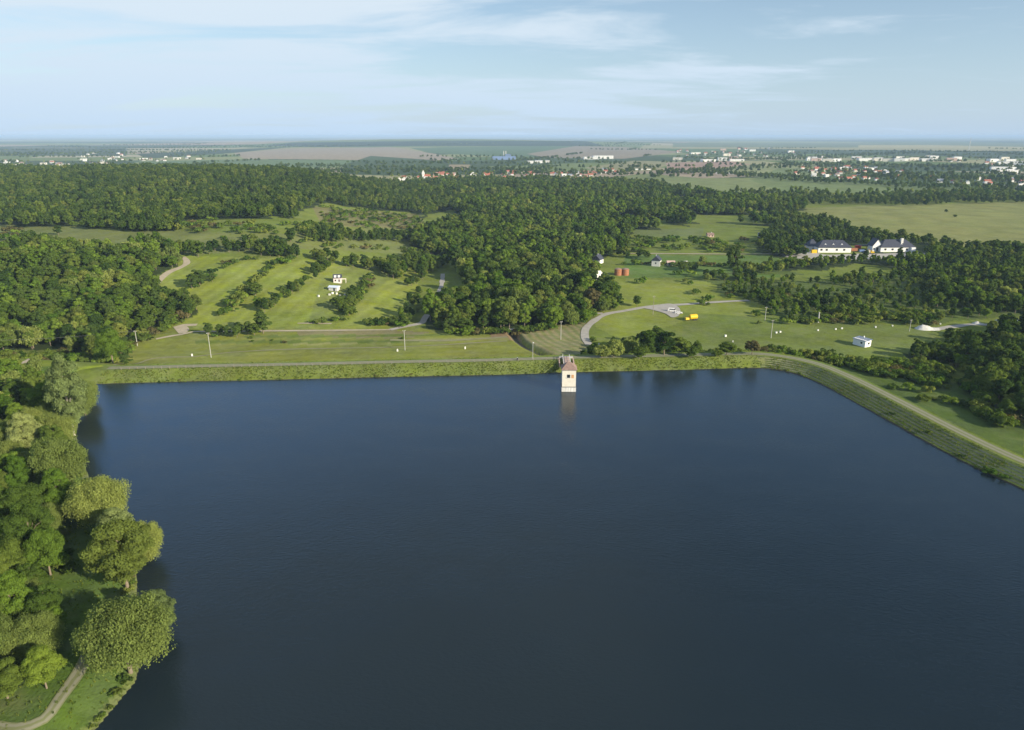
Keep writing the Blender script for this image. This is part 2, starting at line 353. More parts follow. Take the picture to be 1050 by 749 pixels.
# woods: polygon in the photograph's ground pixels, spacing (m), kinds, size range, undergrowth, region
WOODS = [
 ('left_hill', [(-420,258),(60,255),(120,262),(150,258),(188,262),(186,268),(165,283),(160,292),(168,300),(186,305),(188,318),(170,332),(150,345),(128,352),(112,372),(95,372),(60,362),(-420,366)], 7.2, 'mix', (.75,1.15)),
 ('ridge', [(-420,174),(0,176),(200,174),(300,177),(350,184),(420,190),(470,192),(500,205),(480,214),(440,222),(400,216),(330,210),(290,220),(230,224),(200,228),(170,236),(100,235),(80,231),(-420,230)], 9.0, 'darkmix', (.75,1.05)),
 ('valley_wood', [(445,340),(440,328),(458,318),(482,302),(476,268),(430,262),(418,250),(440,238),(480,225),(470,214),(500,205),(440,200),(420,196),(500,192),(600,190),(640,192),(700,200),(790,207),(830,214),(790,218),(800,225),(790,234),(725,232),(650,236),(640,255),(618,262),(612,290),(640,312),(636,318),(600,322),(560,338),(520,341),(470,341)], 8.0, 'mix', (.95,1.4)),
 ('valley_far', [(420,188),(560,184),(650,188),(720,196),(640,196),(500,197),(430,196)], 10, 'darkmix', (.9,1.2)),
 ('meadow_hedge', [(800,219),(860,228),(900,243),(960,250),(1050,262),(1400,275),(1400,300),(1050,292),(960,268),(945,262),(880,256),(830,254),(800,262),(780,256),(790,236),(780,226)], 9.0, 'darkmix', (.6,1.0)),
 ('yard_front', [(765,284),(785,275),(835,270),(880,267),(945,266),(1050,285),(1200,300),(1200,330),(1050,302),(900,275),(830,277)], 8.0, 'mix', (.5,.95)),
 ('scrub_wood', [(720,288),(790,276),(830,280),(700,285),(820,287),(880,285),(960,278),(1050,290),(1050,325),(960,331),(850,331),(800,333),(790,318),(760,302)], 7.5, 'mix', (.30,.72)),
 ('scrub_wood2', [(960,280),(1200,290),(1200,325),(1050,324),(950,320)], 8, 'mix', (.7,1.1)),
 ('dam_wood', [(980,350),(1010,338),(1200,338),(1200,470),(1050,446),(1020,432),(1000,412),(992,385)], 6.8, 'darkmix', (.7,1.1)),
 ('dam_wood_edge', [(925,366),(940,360),(975,352),(992,348),(990,362),(970,374),(940,376)], 5.5, 'darkmix', (.4,.7)),
 ('bank_wood', [(-160,372),(0,376),(40,385),(55,400),(60,430),(62,470),(78,500),(80,540),(62,560),(50,590),(55,650),(30,700),(-60,749),(-200,1000),(-600,1000)], 6.6, 'bankmix', (.75,1.1)),
 ('hedge_row', [(0,0)], 1, 'mix', (1,1)),
]
BELTS = [ # hedges and tree rows: polyline, half width m, spacing m, kind, size range
 ([(185,262),(240,257),(300,262),(340,270),(380,276),(425,275),(430,265)], 9, 6.5, 'darkmix', (.55,.95)),
 ([(330,248),(345,243),(360,245),(398,246),(425,244),(440,240)], 12, 7, 'darkmix', (.6,.95)),
 ([(100,234),(140,236),(180,236)], 10, 6, 'darkmix', (.6,.9)),
 ([(225,341),(240,342),(255,343),(285,343),(298,341)], 7, 5.0, 'dark', (.55,.75)),
 ([(270,318),(290,307),(305,296),(320,286),(335,272)], 4.5, 5.0, 'mix', (.35,.7)),
 ([(352,322),(357,312),(366,300)], 3.5, 4.5, 'dark', (.35,.6)),
 ([(422,292),(426,305),(422,322),(405,335)], 4, 6, 'mix', (.35,.65)),
 ([(392,277),(420,288),(450,272)], 8, 6.5, 'mix', (.6,.95)),
 ([(638,272),(690,273),(720,272)], 5, 9, 'mix', (.5,.8)),
 ([(620,262),(660,265),(672,268)], 8, 7, 'darkmix', (.6,.9)),
 ([(620,320),(632,316),(650,315)], 4, 5, 'mix', (.6,.85)),
 ([(606,368),(660,363),(716,367)], 5, 4.6, 'mix', (.42,.62)), ([(640,362),(700,360)], 6, 5, 'darkmix', (.5,.7)),
 ([(735,287),(765,287)], 8, 7, 'mix', (.5,.8)),
 ([(800,262),(815,262)], 10, 6, 'mix', (.7,1.0)),
 ([(430,176),(520,174),(560,176)], 60, 30, 'darkmix', (.9,1.2)),
 ([(300,171),(420,173),(460,176)], 60, 28, 'darkmix', (.9,1.2)),
 ([(660,173),(700,178),(780,172),(1050,170)], 40, 28, 'darkmix', (.9,1.2)),
 ([(800,201),(900,205),(1050,200),(1200,196)], 80, 16, 'mix', (.7,1.1)),
 ([(805,208),(900,209),(1000,206),(1200,201)], 50, 14, 'darkmix', (.7,1.1)),
 ([(690,178),(760,180),(830,186),(930,192),(1050,194)], 60, 18, 'darkmix', (.7,1.1)),
 ([(820,169),(900,170),(1050,174)], 90, 24, 'darkmix', (.8,1.1)),
 ([(940,184),(1050,186)], 110, 20, 'darkmix', (.9,1.2)),
 ([(700,163),(800,164),(960,156),(1050,158)], 110, 42, 'darkmix', (.9,1.2)),
 ([(540,170),(600,167),(640,169)], 70, 32, 'darkmix', (.9,1.2)),
 ([(0,174),(120,174),(200,171)], 100, 30, 'darkmix', (.9,1.2)),
 ([(0,160),(100,158),(200,157)], 200, 60, 'darkmix', (.9,1.3)),
 ([(200,222),(240,220),(300,224)], 12, 8, 'darkmix', (.6,.9)),
]
SHRUBZONES = [ # polygon, spacing, size range
 ([(780,361),(850,366),(880,374),(935,374),(960,372),(975,390),(955,400),(935,392),(905,386),(870,382),(830,370),(780,366)], 3.4, (.8,1.7)),
 ([(600,352),(612,345),(618,368),(603,366)], 5, (.6,1.0)),
 ([(715,364),(790,360),(790,366),(715,368)], 3.0, (.8,1.5)),
 ([(200,232),(330,230),(330,242),(200,240)], 10, (1.0,2.2)),
 ([(330,212),(430,222),(440,238),(330,232)], 10, (.9,2.0)),
 ([(0,238),(60,240),(60,250),(0,250)], 14, (1.5,2.5)),
 ([(650,244),(790,248),(790,260),(650,259)], 9, (1.0,2.2)),
 ([(700,296),(760,300),(800,320),(790,336),(740,330),(720,318)], 8, (.7,1.5)),
 ([(900,392),(975,398),(1000,430),(975,430),(930,408)], 8, (.7,1.3)),
 ([(620,268),(800,284),(800,292),(640,292)], 22, (1.0,1.8)),
 ([(200,345),(420,347),(420,352),(200,352)], 9, (.4,.7)),
 ([(60,380),(100,385),(92,400),(60,398)], 4, (.7,1.2)),
 ([(55,560),(90,560),(70,640),(50,660)], 5, (.6,1.1)),
 ([(775,300),(960,325),(960,334),(800,334)], 6, (1.0,1.8)),
]
SHRUBLINES = [
 ([(60,366),(96,375),(128,356),(170,338),(189,322)], 3.5, 3.6, (1.0,2.0)), ([(-40,368),(0,369),(60,366)], 4, 4, (1.0,2.0)), ([(447,342),(490,343),(520,343)], 3, 3.6, (1.0,1.9)), ([(530,341),(560,339),(590,331),(605,322)], 3, 3.6, (1.0,1.9)), ([(992,345),(985,360),(990,385),(1005,412),(1022,436)], 4, 4, (1.0,2.0)), ([(80,231),(130,235),(170,237),(230,224)], 6, 6, (1.0,2.0)),

 ([(195,297),(215,285),(235,272),(262,266)], 2.5, 5, (.8,1.6)), ([(245,303),(262,290),(275,276),(295,267)], 2.5, 4.5, (.9,1.8)),
 ([(232,322),(245,310),(255,300)], 3, 4, (1.2,2.4)), ([(318,332),(350,329)], 2.2, 3.2, (.7,1.2)), ([(355,322),(372,300),(380,285)], 3, 4, (.9,1.6)),
 ([(382,333),(398,333),(408,334)], 2.5, 3.2, (1,1.7)), ([(640,272),(700,272),(780,276)], 5, 6, (1.0,1.8)),
 ([(200,246),(300,249),(330,247)], 5, 9, (.9,1.6)), ([(330,254),(420,256)], 5, 8, (.9,1.6)),
]
def warp(x, y, px, py):
    k = np.clip(np.asarray(y)/700., .3, 1.2)
    return px+(vnoise(x, y, 38, 41)-.5)*18/np.maximum(k, .5)+(vnoise(x, y, 14, 42)-.5)*8, py+((vnoise(x, y, 60, 43)-.5)*9+(vnoise(x, y, 20, 44)-.5)*4)*np.clip(700./np.maximum(np.asarray(y), 300), .35, 1)
def glade(x, y, px, py):
    k = (px > 630) | (py < 208)
    return k & (vnoise(x+.3*y, y*1.0, 62, 51)*.75+vnoise(x, y, 21, 52)*.25 < .36)
def inany(px, py, zs):
    r = np.zeros(np.shape(px), bool)
    for z in zs: r |= inpoly(px, py, z)
    return r

# ------------------------------------------------------------------ terrain sheet
rad = np.concatenate([np.linspace(2, 70, 12)[:-1], np.exp(np.arange(math.log(70), math.log(75000), .0078))])
th = np.concatenate([np.linspace(-180, -43, 40)[:-1], np.linspace(-43, 43, 1050), np.linspace(43, 180, 40)[1:-1]])
TH, RA = np.meshgrid(np.radians(th), rad)
X = RA*np.sin(TH); Y = RA*np.cos(TH); Z = H(X, Y)
nr, nc = X.shape
idx = np.arange(nr*nc).reshape(nr, nc); nx = np.roll(idx, -1, axis=1)
F = np.stack([idx[:-1].ravel(), nx[:-1].ravel(), nx[1:].ravel(), idx[1:].ravel()], 1)[:, ::-1]
PX, PY, DEP = project(X, Y, Z)
PX = np.where(DEP > 5, PX, -9999)
cover = np.empty((nr, nc, 3)); cover[:] = G
# patchwork of the far plain
def cells(x, y, sx, sy, ang, seed):
    c, s = math.cos(ang), math.sin(ang); a = (x*c+y*s)/sx; b = (-x*s+y*c)/sy
    b = b+.25*np.sin(a*1.3+seed); ri = np.floor(b); a = a+vnoise(ri*7.3, ri*0, 1, seed)*3; ci = np.floor(a)
    v = np.sin(ci*12.9898+ri*78.233+seed)*43758.5453; return v-np.floor(v)
hid = cells(X, Y, 620, 520, .35, 1.0); hid2 = cells(X, Y, 2100, 1500, -.2, 5.0)
hid = np.where(RA > 5000, hid2, hid)
pal = np.array(FIELDPAL)[np.clip((hid*len(FIELDPAL)).astype(int), 0, len(FIELDPAL)-1)]
wf = sm(1300, 1700, Y)[..., None]; cover = cover*(1-wf)+pal*wf
darkwood = [([(270,149.5),(300,146.5),(450,144.5),(600,144.5),(620,150),(500,150),(420,150),(320,151)], (.035,.06,.03)),
            ([(140,158),(270,152),(300,151),(240,157),(150,163)], (.05,.08,.04)), ([(0,152),(130,152),(130,160),(0,160)], (.06,.09,.045)),
            ([(380,160),(440,164),(460,168),(440,176),(380,176),(350,170)], (.06,.10,.04))]
for poly, c in COVER+darkwood:
    k = inpoly(PX, PY, poly) & (Y > 60); cover[k] = c
WX, WY = warp(X, Y, PX, PY)
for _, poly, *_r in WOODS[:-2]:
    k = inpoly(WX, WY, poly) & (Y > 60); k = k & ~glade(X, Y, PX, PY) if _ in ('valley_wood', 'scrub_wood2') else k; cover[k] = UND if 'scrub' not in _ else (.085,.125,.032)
for poly, c in (([(300,351.5),(520,345.5),(522,348.5),(300,354.5)], (.22,.23,.085)), ([(120,368),(300,360.5),(500,353),(500,355),(300,363),(110,371)], (.20,.225,.06)), ([(250,344),(420,343),(500,342),(505,344),(250,347)], (.12,.17,.04)),
                ([(200,349),(430,349),(430,351.5),(200,353)], (.11,.155,.035)), ([(100,376),(560,368),(585,372),(560,374),(100,381)], (.21,.25,.05))):
    k = inpoly(PX, PY, poly) & (Y > 60); cover[k] = c
k = inpoly(PX, PY, [(530,339),(600,330),(598,346),(612,365),(575,368),(545,356)]) & (Y > 60); st_ = (.5+.5*np.sin(segdist(np.where(np.abs(Y) < 600, X, 1e6), Y, DITCH)*1.35+vnoise(X, Y, 12, 5)*2))[k][:, None]
cover[k] = np.array((.27,.25,.12))*st_+np.array((.16,.19,.07))*(1-st_)
q0 = ground(212, 325, False); q1 = ground(300, 265, False); dv = Vector((q1.x-q0.x, q1.y-q0.y)).normalized()
k = inpoly(PX, PY, [(180,262),(430,270),(425,334),(150,334),(165,290)]) & (Y > 60); ds_ = (X*dv.y-Y*dv.x)[k]
cover[k] *= (1+.09*np.sin(ds_/1.5+vnoise(X[k], Y[k], 40, 6)*3))[:, None]
k = inpoly(PX, PY, [(120,340),(590,336),(600,376),(100,381)]) & (Y > 60); cover[k] *= (1+.07*np.sin((Y[k]-.03*X[k])/1.3+vnoise(X[k], Y[k], 30, 6)*4))[:, None]
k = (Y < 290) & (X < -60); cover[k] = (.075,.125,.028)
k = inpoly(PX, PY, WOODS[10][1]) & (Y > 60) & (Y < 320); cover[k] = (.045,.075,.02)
k = segdist(X, Y, lakep) < 1.6; cover[k] = (.17,.21,.07)
k = in_lake(X, Y); cover[k] = (.06,.055,.035)
dt = segdist(np.where(np.abs(Y) < 600, X, 1e6), Y, DITCH); cover[dt < 1.4] = (.10,.10,.08)
gm, t, b = newmat('ground_cover'); lk = t.links
at = nd(t, 'ShaderNodeAttribute', attribute_name='cover'); ge = nd(t, 'ShaderNodeNewGeometry')
def noise(sc, det=4, vec=None, ro=.6):
    n = nd(t, 'ShaderNodeTexNoise'); n.inputs['Scale'].default_value = sc; n.inputs['Detail'].default_value = det; n.inputs['Roughness'].default_value = ro
    lk.new(vec or ge.outputs['Position'], n.inputs['Vector']); return n.outputs[0]
def grass_variation(t, base, ge):
    a = noise(.035, 3); b_ = noise(.4, 5); c_ = noise(2.2, 4)
    v_ = math_(t, 'ADD', math_(t, 'ADD', math_(t, 'MULTIPLY_ADD', a, 1.0, -.05), math_(t, 'MULTIPLY', b_, .8)), math_(t, 'MULTIPLY', c_, .40))
    hs = nd(t, 'ShaderNodeHueSaturation'); lk.new(base, hs.inputs['Color']); lk.new(v_, hs.inputs['Value'])
    lk.new(math_(t, 'MULTIPLY_ADD', noise(.02, 3), -.05, .512), hs.inputs['Hue'])
    lk.new(math_(t, 'MULTIPLY_ADD', noise(.12, 3), .6, .72), hs.inputs['Saturation'])
    mp = nd(t, 'ShaderNodeMapRange'); lk.new(noise(.07, 5, ro=.7), mp.inputs[0]); mp.inputs[1].default_value = .56; mp.inputs[2].default_value = .75; mp.inputs[3].default_value = 0; mp.inputs[4].default_value = .45
    mx = nd(t, 'ShaderNodeMix', data_type='RGBA'); lk.new(mp.outputs[0], mx.inputs[0]); lk.new(hs.outputs[0], mx.inputs[6]); mx.inputs[7].default_value = (.20,.185,.085,1)
    return mx.outputs[2]
lk.new(grass_variation(t, at.outputs['Color'], ge), b.inputs['Base Color']); b.inputs['Roughness'].default_value = .95; b.inputs['Specular IOR Level'].default_value = .1
bp = nd(t, 'ShaderNodeBump'); bp.inputs['Strength'].default_value = .5; bp.inputs['Distance'].default_value = .5; lk.new(noise(1.2, 5), bp.inputs['Height']); lk.new(bp.outputs[0], b.inputs['Normal'])
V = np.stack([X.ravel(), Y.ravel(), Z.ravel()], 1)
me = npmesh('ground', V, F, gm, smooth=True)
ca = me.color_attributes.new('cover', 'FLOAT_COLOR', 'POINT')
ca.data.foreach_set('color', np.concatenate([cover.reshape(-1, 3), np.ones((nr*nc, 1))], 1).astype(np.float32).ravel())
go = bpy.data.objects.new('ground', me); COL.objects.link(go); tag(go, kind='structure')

# ------------------------------------------------------------------ water
wm, t, b = newmat('lake_water'); lk = t.links; ge = nd(t, 'ShaderNodeNewGeometry')
b.inputs['Base Color'].default_value = (.016,.030,.038,1); b.inputs['IOR'].default_value = 1.333; b.inputs['Roughness'].default_value = .15
mp = nd(t, 'ShaderNodeMapping'); mp.inputs['Scale'].default_value = (1, 1.6, 1); mp.inputs['Rotation'].default_value = (0, 0, .5); lk.new(ge.outputs['Position'], mp.inputs[0])
wa = noise(.9, 4, mp.outputs[0]); wb = noise(.05, 3, mp.outputs[0]); 
bp = nd(t, 'ShaderNodeBump'); bp.inputs['Strength'].default_value = .4; bp.inputs['Distance'].default_value = .25
lk.new(math_(t, 'MULTIPLY', wa, math_(t, 'MULTIPLY_ADD', wb, 1.6, .1)), bp.inputs['Height']); lk.new(bp.outputs[0], b.inputs['Normal'])
cr = nd(t, 'ShaderNodeMix', data_type='RGBA'); lk.new(noise(.012, 3), cr.inputs[0]); cr.inputs[6].default_value = (.010,.018,.024,1); cr.inputs[7].default_value = (.016,.026,.031,1); lk.new(cr.outputs[2], b.inputs['Base Color'])
bm = bmesh.new()
wpoly = []
def offs(pl, d):
    o = []
    for i in range(len(pl)):
        a = Vector(pl[max(i-1, 0)]); c = Vector(pl[min(i+1, len(pl)-1)]); q = (c-a).normalized(); n = Vector((-q.y, q.x)); o.append(tuple(Vector(pl[i])+n*d))
    return o
wpoly = offs(lake_s, 6)+offs(damw, 5)+[(x*1.05, y*1.03) for x, y in behind]
vs = [bm.verts.new((x, y, 0)) for x, y in wpoly]; es = [bm.edges.new((vs[i], vs[(i+1) % len(vs)])) for i in range(len(vs))]
bmesh.ops.triangle_fill(bm, edges=es, use_beauty=True)
for f_ in bm.faces:
    if f_.normal.z < 0: f_.normal_flip()
me = bpy.data.meshes.new('water'); bm.to_mesh(me); bm.free(); me.materials.append(wm)
tag(bpy.data.objects.new('water', me), kind='structure'); COL.objects.link(bpy.data.objects['water'])

# ------------------------------------------------------------------ dam
def grassmat(name, col, tan=.4):
    global t, lk, ge
    m, t, b = newmat(name); lk = t.links; ge = nd(t, 'ShaderNodeNewGeometry')
    c = nd(t, 'ShaderNodeRGB'); c.outputs[0].default_value = (*col, 1)
    lk.new(grass_variation(t, c.outputs[0], ge), b.inputs['Base Color']); b.inputs['Roughness'].default_value = .95; b.inputs['Specular IOR Level'].default_value = .1
    bp = nd(t, 'ShaderNodeBump'); bp.inputs['Strength'].default_value = .6; bp.inputs['Distance'].default_value = .4; lk.new(noise(1.6, 5), bp.inputs['Height']); lk.new(bp.outputs[0], b.inputs['Normal'])
    return m
M['damgrass'] = grassmat('dam_grass', (.135,.175,.042)); M['damgrass2'] = grassmat('dam_back_grass', (.13,.185,.04))
M['slab'] = grassmat('mossy_slab_edge', (.22,.22,.12))
prof = [(-5,-1.7,0)]
z = 0.0; s_ = 0.0
prof.append((-.2,-.1,2))
for i in range(6):
    z2 = z+.5; prof.append((s_+.25, z+.30, 2)); prof.append((s_+1.35, z2-.02, 0)); s_ += 1.5; z = z2
prof += [(9.2,3.0,0),(10.2,3.05,0),(14.6,3.05,0),(15.6,3.0,1),(16.2,3.15,1),(17.4,2.55,1),(30,-1.3,1),(47,-6.9,1),(52,-8.2,1)]
dl = [(damw[0][0]-30, damw[0][1]+3)]+damw
def strip(poly, prof, wob=True):
    pl = [Vector(p) for p in poly]; V_ = []; 
    for i, p in enumerate(pl):
        q = (pl[min(i+1, len(pl)-1)]-pl[max(i-1, 0)]).normalized(); n = Vector((-q.y, q.x))
        for j, pr in enumerate(prof):
            arm = float(sm(100, 130, p.x)); flat_z = max(min(pr[0]/3., 3), -1.7) if j < 15 else pr[1]
            pz = pr[1]*arm+flat_z*(1-arm)
            r = (vnoise(p.x*1.0, p.y, 5, j)-.5)*.35 if (wob and j < 14 and j > 0) else 0
            s2 = pr[0]+r; s2 = s2 if pr[0] < 17.5 else 17.4+(s2-17.4)*(1-.45*arm); V_.append((p.x+n.x*s2, p.y+n.y*s2, pz+(r*.25 if wob else 0)))
    return V_
dl = resample(dl, 2.0)
V_ = strip(dl, prof); mb = MB(); k = len(prof); M['armgrass'] = grassmat('coarse_grass_painted_shade', (.075,.11,.028)); fs = []; ms = []  # arm slope: coarser grass, colour also darkened to paint in the slope's shade
for i in range(len(dl)-1):
    for j in range(k-1):
        if j < 2: fs.append((i*k+j, (i+1)*k+j, (i+1)*k+j+1, i*k+j+1)); ms.append(4); continue
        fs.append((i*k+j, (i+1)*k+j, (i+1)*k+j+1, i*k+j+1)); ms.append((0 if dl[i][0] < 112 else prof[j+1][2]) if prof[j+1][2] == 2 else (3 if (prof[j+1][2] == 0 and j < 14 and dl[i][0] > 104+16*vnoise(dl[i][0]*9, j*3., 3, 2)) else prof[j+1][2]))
mb.v = V_; mb.f = fs; mb.m = ms
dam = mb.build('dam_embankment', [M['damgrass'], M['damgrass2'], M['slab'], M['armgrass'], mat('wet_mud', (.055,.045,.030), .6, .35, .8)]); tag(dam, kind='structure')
def fix_up(o):
    me = o.data; 
    if sum(p.normal.z for p in me.polygons) < 0: me.flip_normals()
fix_up(dam)
# gravel track with two ruts on the crest
tm_, t, b = newmat('rutted_track'); lk = t.links; ge = nd(t, 'ShaderNodeNewGeometry')
uvn = nd(t, 'ShaderNodeAttribute', attribute_name='across')
f1 = math_(t, 'ABSOLUTE', math_(t, 'SUBTRACT', math_(t, 'ABSOLUTE', uvn.outputs['Fac']), .52))
f2 = math_(t, 'ADD', f1, math_(t, 'MULTIPLY_ADD', noise(.8, 5), .5, -.25))
mpr = nd(t, 'ShaderNodeMapRange'); lk.new(f2, mpr.inputs[0]); mpr.inputs[1].default_value = .16; mpr.inputs[2].default_value = .34
mx = nd(t, 'ShaderNodeMix', data_type='RGBA'); lk.new(mpr.outputs[0], mx.inputs[0]); mx.inputs[6].default_value = (.24,.23,.15,1); mx.inputs[7].default_value = (.17,.18,.075,1)
lk.new(mx.outputs[2], b.inputs['Base Color']); b.inputs['Roughness'].default_value = .95
M['rut'] = tm_
def pathmat(name, col, var=.3):
    return mat(name, col, .95, var, .35, bump=.3)
M['dirt'] = pathmat('pale_dirt', (.40,.34,.24)); M['gravelroad'] = pathmat('grey_gravel', (.38,.35,.30)); M['faintpath'] = pathmat('worn_grass', (.24,.23,.12)); M['yard'] = pathmat('yard_concrete', (.42,.39,.34))
def ribbon(name, pts, width, m, z=.16, pxs=True, step=3, hf=None, cross=4, wob=.25):
    if pxs: pts = [tuple(ground(*p)[:2]) for p in pts]
    pl = [Vector(p) for p in resample(pts, step)]; V_ = []; ac = []
    for i, p in enumerate(pl):
        q = (pl[min(i+1, len(pl)-1)]-pl[max(i-1, 0)]).normalized(); n = Vector((-q.y, q.x)); ww = width*(1+wob*(vnoise(p.x, p.y, 9, 4)-.5)*2)
        for j in range(cross+1):
            a = (j/cross-.5)*2; V_.append((p.x+n.x*a*ww/2, p.y+n.y*a*ww/2, 0)); ac.append(a)
    A = np.array(V_); A[:, 2] = (hf(A[:, 0], A[:, 1]) if hf else HS(A[:, 0], A[:, 1]))+z
    k = cross+1; F_ = np.array([(i*k+j, (i+1)*k+j, (i+1)*k+j+1, i*k+j+1) for i in range(len(pl)-1) for j in range(cross)])
    me = npmesh(name, A, F_, m, True); o = bpy.data.objects.new(name, me); COL.objects.link(o)
    at_ = me.attributes.new('across', 'FLOAT', 'POINT'); at_.data.foreach_set('value', np.array(ac, np.float32))
    fix_up(o); return tag(o, kind='structure')
ribbon('crest_track', offs(damw, 12.4), 3.9, M['rut'], z=.0, pxs=False, hf=lambda x, y: np.full(np.shape(x), 3.09), wob=0, cross=8)
ribbon('dirt_path', [(160,348),(177,344.7),(187.6,343),(198,340.5),(240,340),(303,339.5),(350,339),(400,338.5)], 2.2, M['dirt'])
ribbon('dirt_path', [(187,342),(184,338),(181,335.5),(188,334),(202,333.5)], 3.5, M['dirt'])
ribbon('lane', [(400,338.5),(419,334.5),(432,331.5),(436,326),(445.7,311),(451.4,297.6),(453.5,288),(454,281)], 3.6, M['gravelroad'])
ribbon('hill_track', [(160,292),(166,285),(174,279),(184,275),(191,271),(191,267),(187,264)], 4.5, M['dirt'])
ribbon('faint_path', [(112,377),(150,370),(200,366),(240,361.5),(300,358.5),(400,356.5),(470,353),(520,350)], 1.5, M['faintpath'])
ribbon('faint_path', [(305,331.8),(340,332.2)], 1.6, M['dirt'])
ribbon('faint_path', [(400,349),(460,349.5),(520,346)], 2.2, M['faintpath'])
ribbon('gravel_road', [(604,354),(600,347),(600.5,338),(607,331),(617,324.5),(625,321.6),(638,319.5),(653,316.8),(663,315),(676,313.8),(700,312.6),(722,311),(745,309.5),(768,308.5)], 4.4, M['gravelroad'], z=.2)
ribbon('gravel_road', [(618,321.6),(606,321.5)], 3, M['gravelroad'])
ribbon('field_lane', [(640,260.4),(700,260.6),(800,260.8)], 3.5, M['dirt'], z=.3)
ribbon('dirt_path', [(960,338),(979.5,335),(997,333),(1020,333.5),(1060,332)], 5, M['gravelroad'])
ribbon('dirt_path', [(-40,373),(10,371),(30,370.5),(48,368)], 4, M['dirt'])
ribbon('bank_path', [(-20,745),(15,748),(45,738),(62,716),(82,688),(96,660)], 2.6, M['rut'], z=.12, step=1.5, cross=8)
ribbon('meadow_lane', [(430,262),(445,265),(440,258)], 4, M['dirt'], z=.3)
def patch(name, pts, m, z=.2):
    """draped sheet: a fine triangulated fan over the polygon"""
    P_ = [ground(*p) for p in pts]; poly = [(p.x, p.y) for p in P_]
    xs = [p[0] for p in poly]; ys = [p[1] for p in poly]; st = max(max(xs)-min(xs), max(ys)-min(ys))/26
    bm = bmesh.new(); vs = [bm.verts.new((x, y, 0)) for x, y in resample(poly+[poly[0]], st)[:-1]]; bm.faces.new(vs)
    bmesh.ops.triangulate(bm, faces=bm.faces[:]); bmesh.ops.subdivide_edges(bm, edges=bm.edges[:], cuts=2, use_grid_fill=True)
    A = np.array([v.co[:] for v in bm.verts]); hz_ = HS(A[:, 0], A[:, 1])+z
    for v, h_ in zip(bm.verts, hz_): v.co.z = h_
    me = bpy.data.meshes.new(name); bm.to_mesh(me); bm.free(); me.materials.append(m); o = bpy.data.objects.new(name, me); COL.objects.link(o); fix_up(o)
    return tag(o, kind='structure')
patch('gravel_lot', [(660,316.5),(672,313.5),(688,312),(697,317),(696,324),(689,326),(682,322),(670,318.5)], M['gravelroad'], .26)
patch('building_yard', [(800,262),(806,257),(828,256.5),(846,261.5),(880,260.5),(905,260.5),(945,259.5),(950,263),(915,265),(880,266.5),(845,266.5),(812,265)], M['yard'], .25)
patch('sandy_patch', [(182,336),(190,334.5),(194,338),(190,342),(185,341)], M['dirt'], .18)
HAZE = 6.2e-5; HTOP = 108
# ------------------------------------------------------------------ trees: templates of trunk and crown
def leaves(centres, radii, n, size, g, droop=0.0, squash=.8, elong=1.0):
    """leaf faces on the outside of many clumps: quads with a tint per leaf"""
    nb = len(centres); wgt = radii**2; bi = g.choice(nb, n, p=wgt/wgt.sum())
    d = g.normal(size=(n, 3)); d /= np.linalg.norm(d, axis=1)[:, None]; 
    low = d[:, 2] < -.35; d[low, 2] *= -.6
    rr = radii[bi]*(g.uniform(.70, 1.06, n)); c = centres[bi]+d*rr[:, None]*np.array([1, 1, squash])
    if droop: c[:, 2] -= droop*g.uniform(0, 1, n)**1.5*radii[bi]*1.2
    nrm = d+g.normal(size=(n, 3))*.42; nrm[:, 2] += .30; nrm /= np.linalg.norm(nrm, axis=1)[:, None]
    a = np.cross(nrm, g.normal(size=(n, 3))); 
    if droop: a = np.cross(nrm, np.cross(nrm, np.array([0, 0, 1.])+g.normal(size=(n, 3))*.3))
    a /= np.linalg.norm(a, axis=1)[:, None]+1e-9; b = np.cross(nrm, a)
    s = size*g.uniform(.6, 1.3, n)[:, None]; l = a*s*elong; w_ = b*s*.62
    Vq = np.stack([c-l, c-w_*1.0, c+l, c+w_*1.0], 1); Vq[:, 1] += nrm*s*.18; Vq[:, 3] += nrm*s*.18
    tint = g.uniform(0, 1, n)*.6+g.uniform(0, 1, nb)[bi]*.4
    return Vq.reshape(-1, 3), tint
def clumps(kind, H_, Rr, g, nb):
    if kind == 'shrub':
        c = g.normal(size=(nb, 3))*[Rr*.5, Rr*.5, H_*.16]; c[:, 2] = np.abs(c[:, 2])+H_*.42; r = g.uniform(.28, .5, nb)*Rr; return c, r
    d = g.normal(size=(nb, 3)); d /= np.linalg.norm(d, axis=1)[:, None]
    k = g.uniform(.25, 1, nb)**.5
    if kind == 'poplar': cz, rz, rx = .56, .42, .55
    elif kind == 'willow': cz, rz, rx = .55, .38, .9
    elif kind == 'tall': cz, rz, rx = .55, .43, .78
    else: cz, rz, rx = .56, .40, .86
    c = d*k[:, None]*np.array([rx*Rr*.80, rx*Rr*.80, rz*H_*.86]); 
    top = np.clip(c[:, 2]/(rz*H_), -1, 1)
    c[:, :2] *= (1-.35*np.clip(top, 0, 1)**2)[:, None]; c[:, :2] += g.normal(size=(nb, 2))*Rr*.08
    c[:, 2] += cz*H_; c[:, 2] = np.maximum(c[:, 2], H_*.17)
    r = g.uniform(.15, .33, nb)*Rr*(.8 if kind == 'poplar' else 1)*(1-.2*np.clip(top, 0, 1)); return c, r
def crown_mesh(name, kind, H_, Rr, seed, nb, nl, size, m, lod_extra=None):
    g = np.random.default_rng(seed); c, r = clumps(kind, H_, Rr, g, nb)
    Vq, tint = leaves(c, r, nl, size, g, droop=(1.0 if kind == 'willow' else 0), elong=(1.1 if kind == 'willow' else 1))
    me = npmesh(name, Vq, np.arange(len(Vq)).reshape(-1, 4), m)
    a = me.attributes.new('tint', 'FLOAT', 'FACE'); a.data.foreach_set('value', tint.astype(np.float32)); return me, c, r
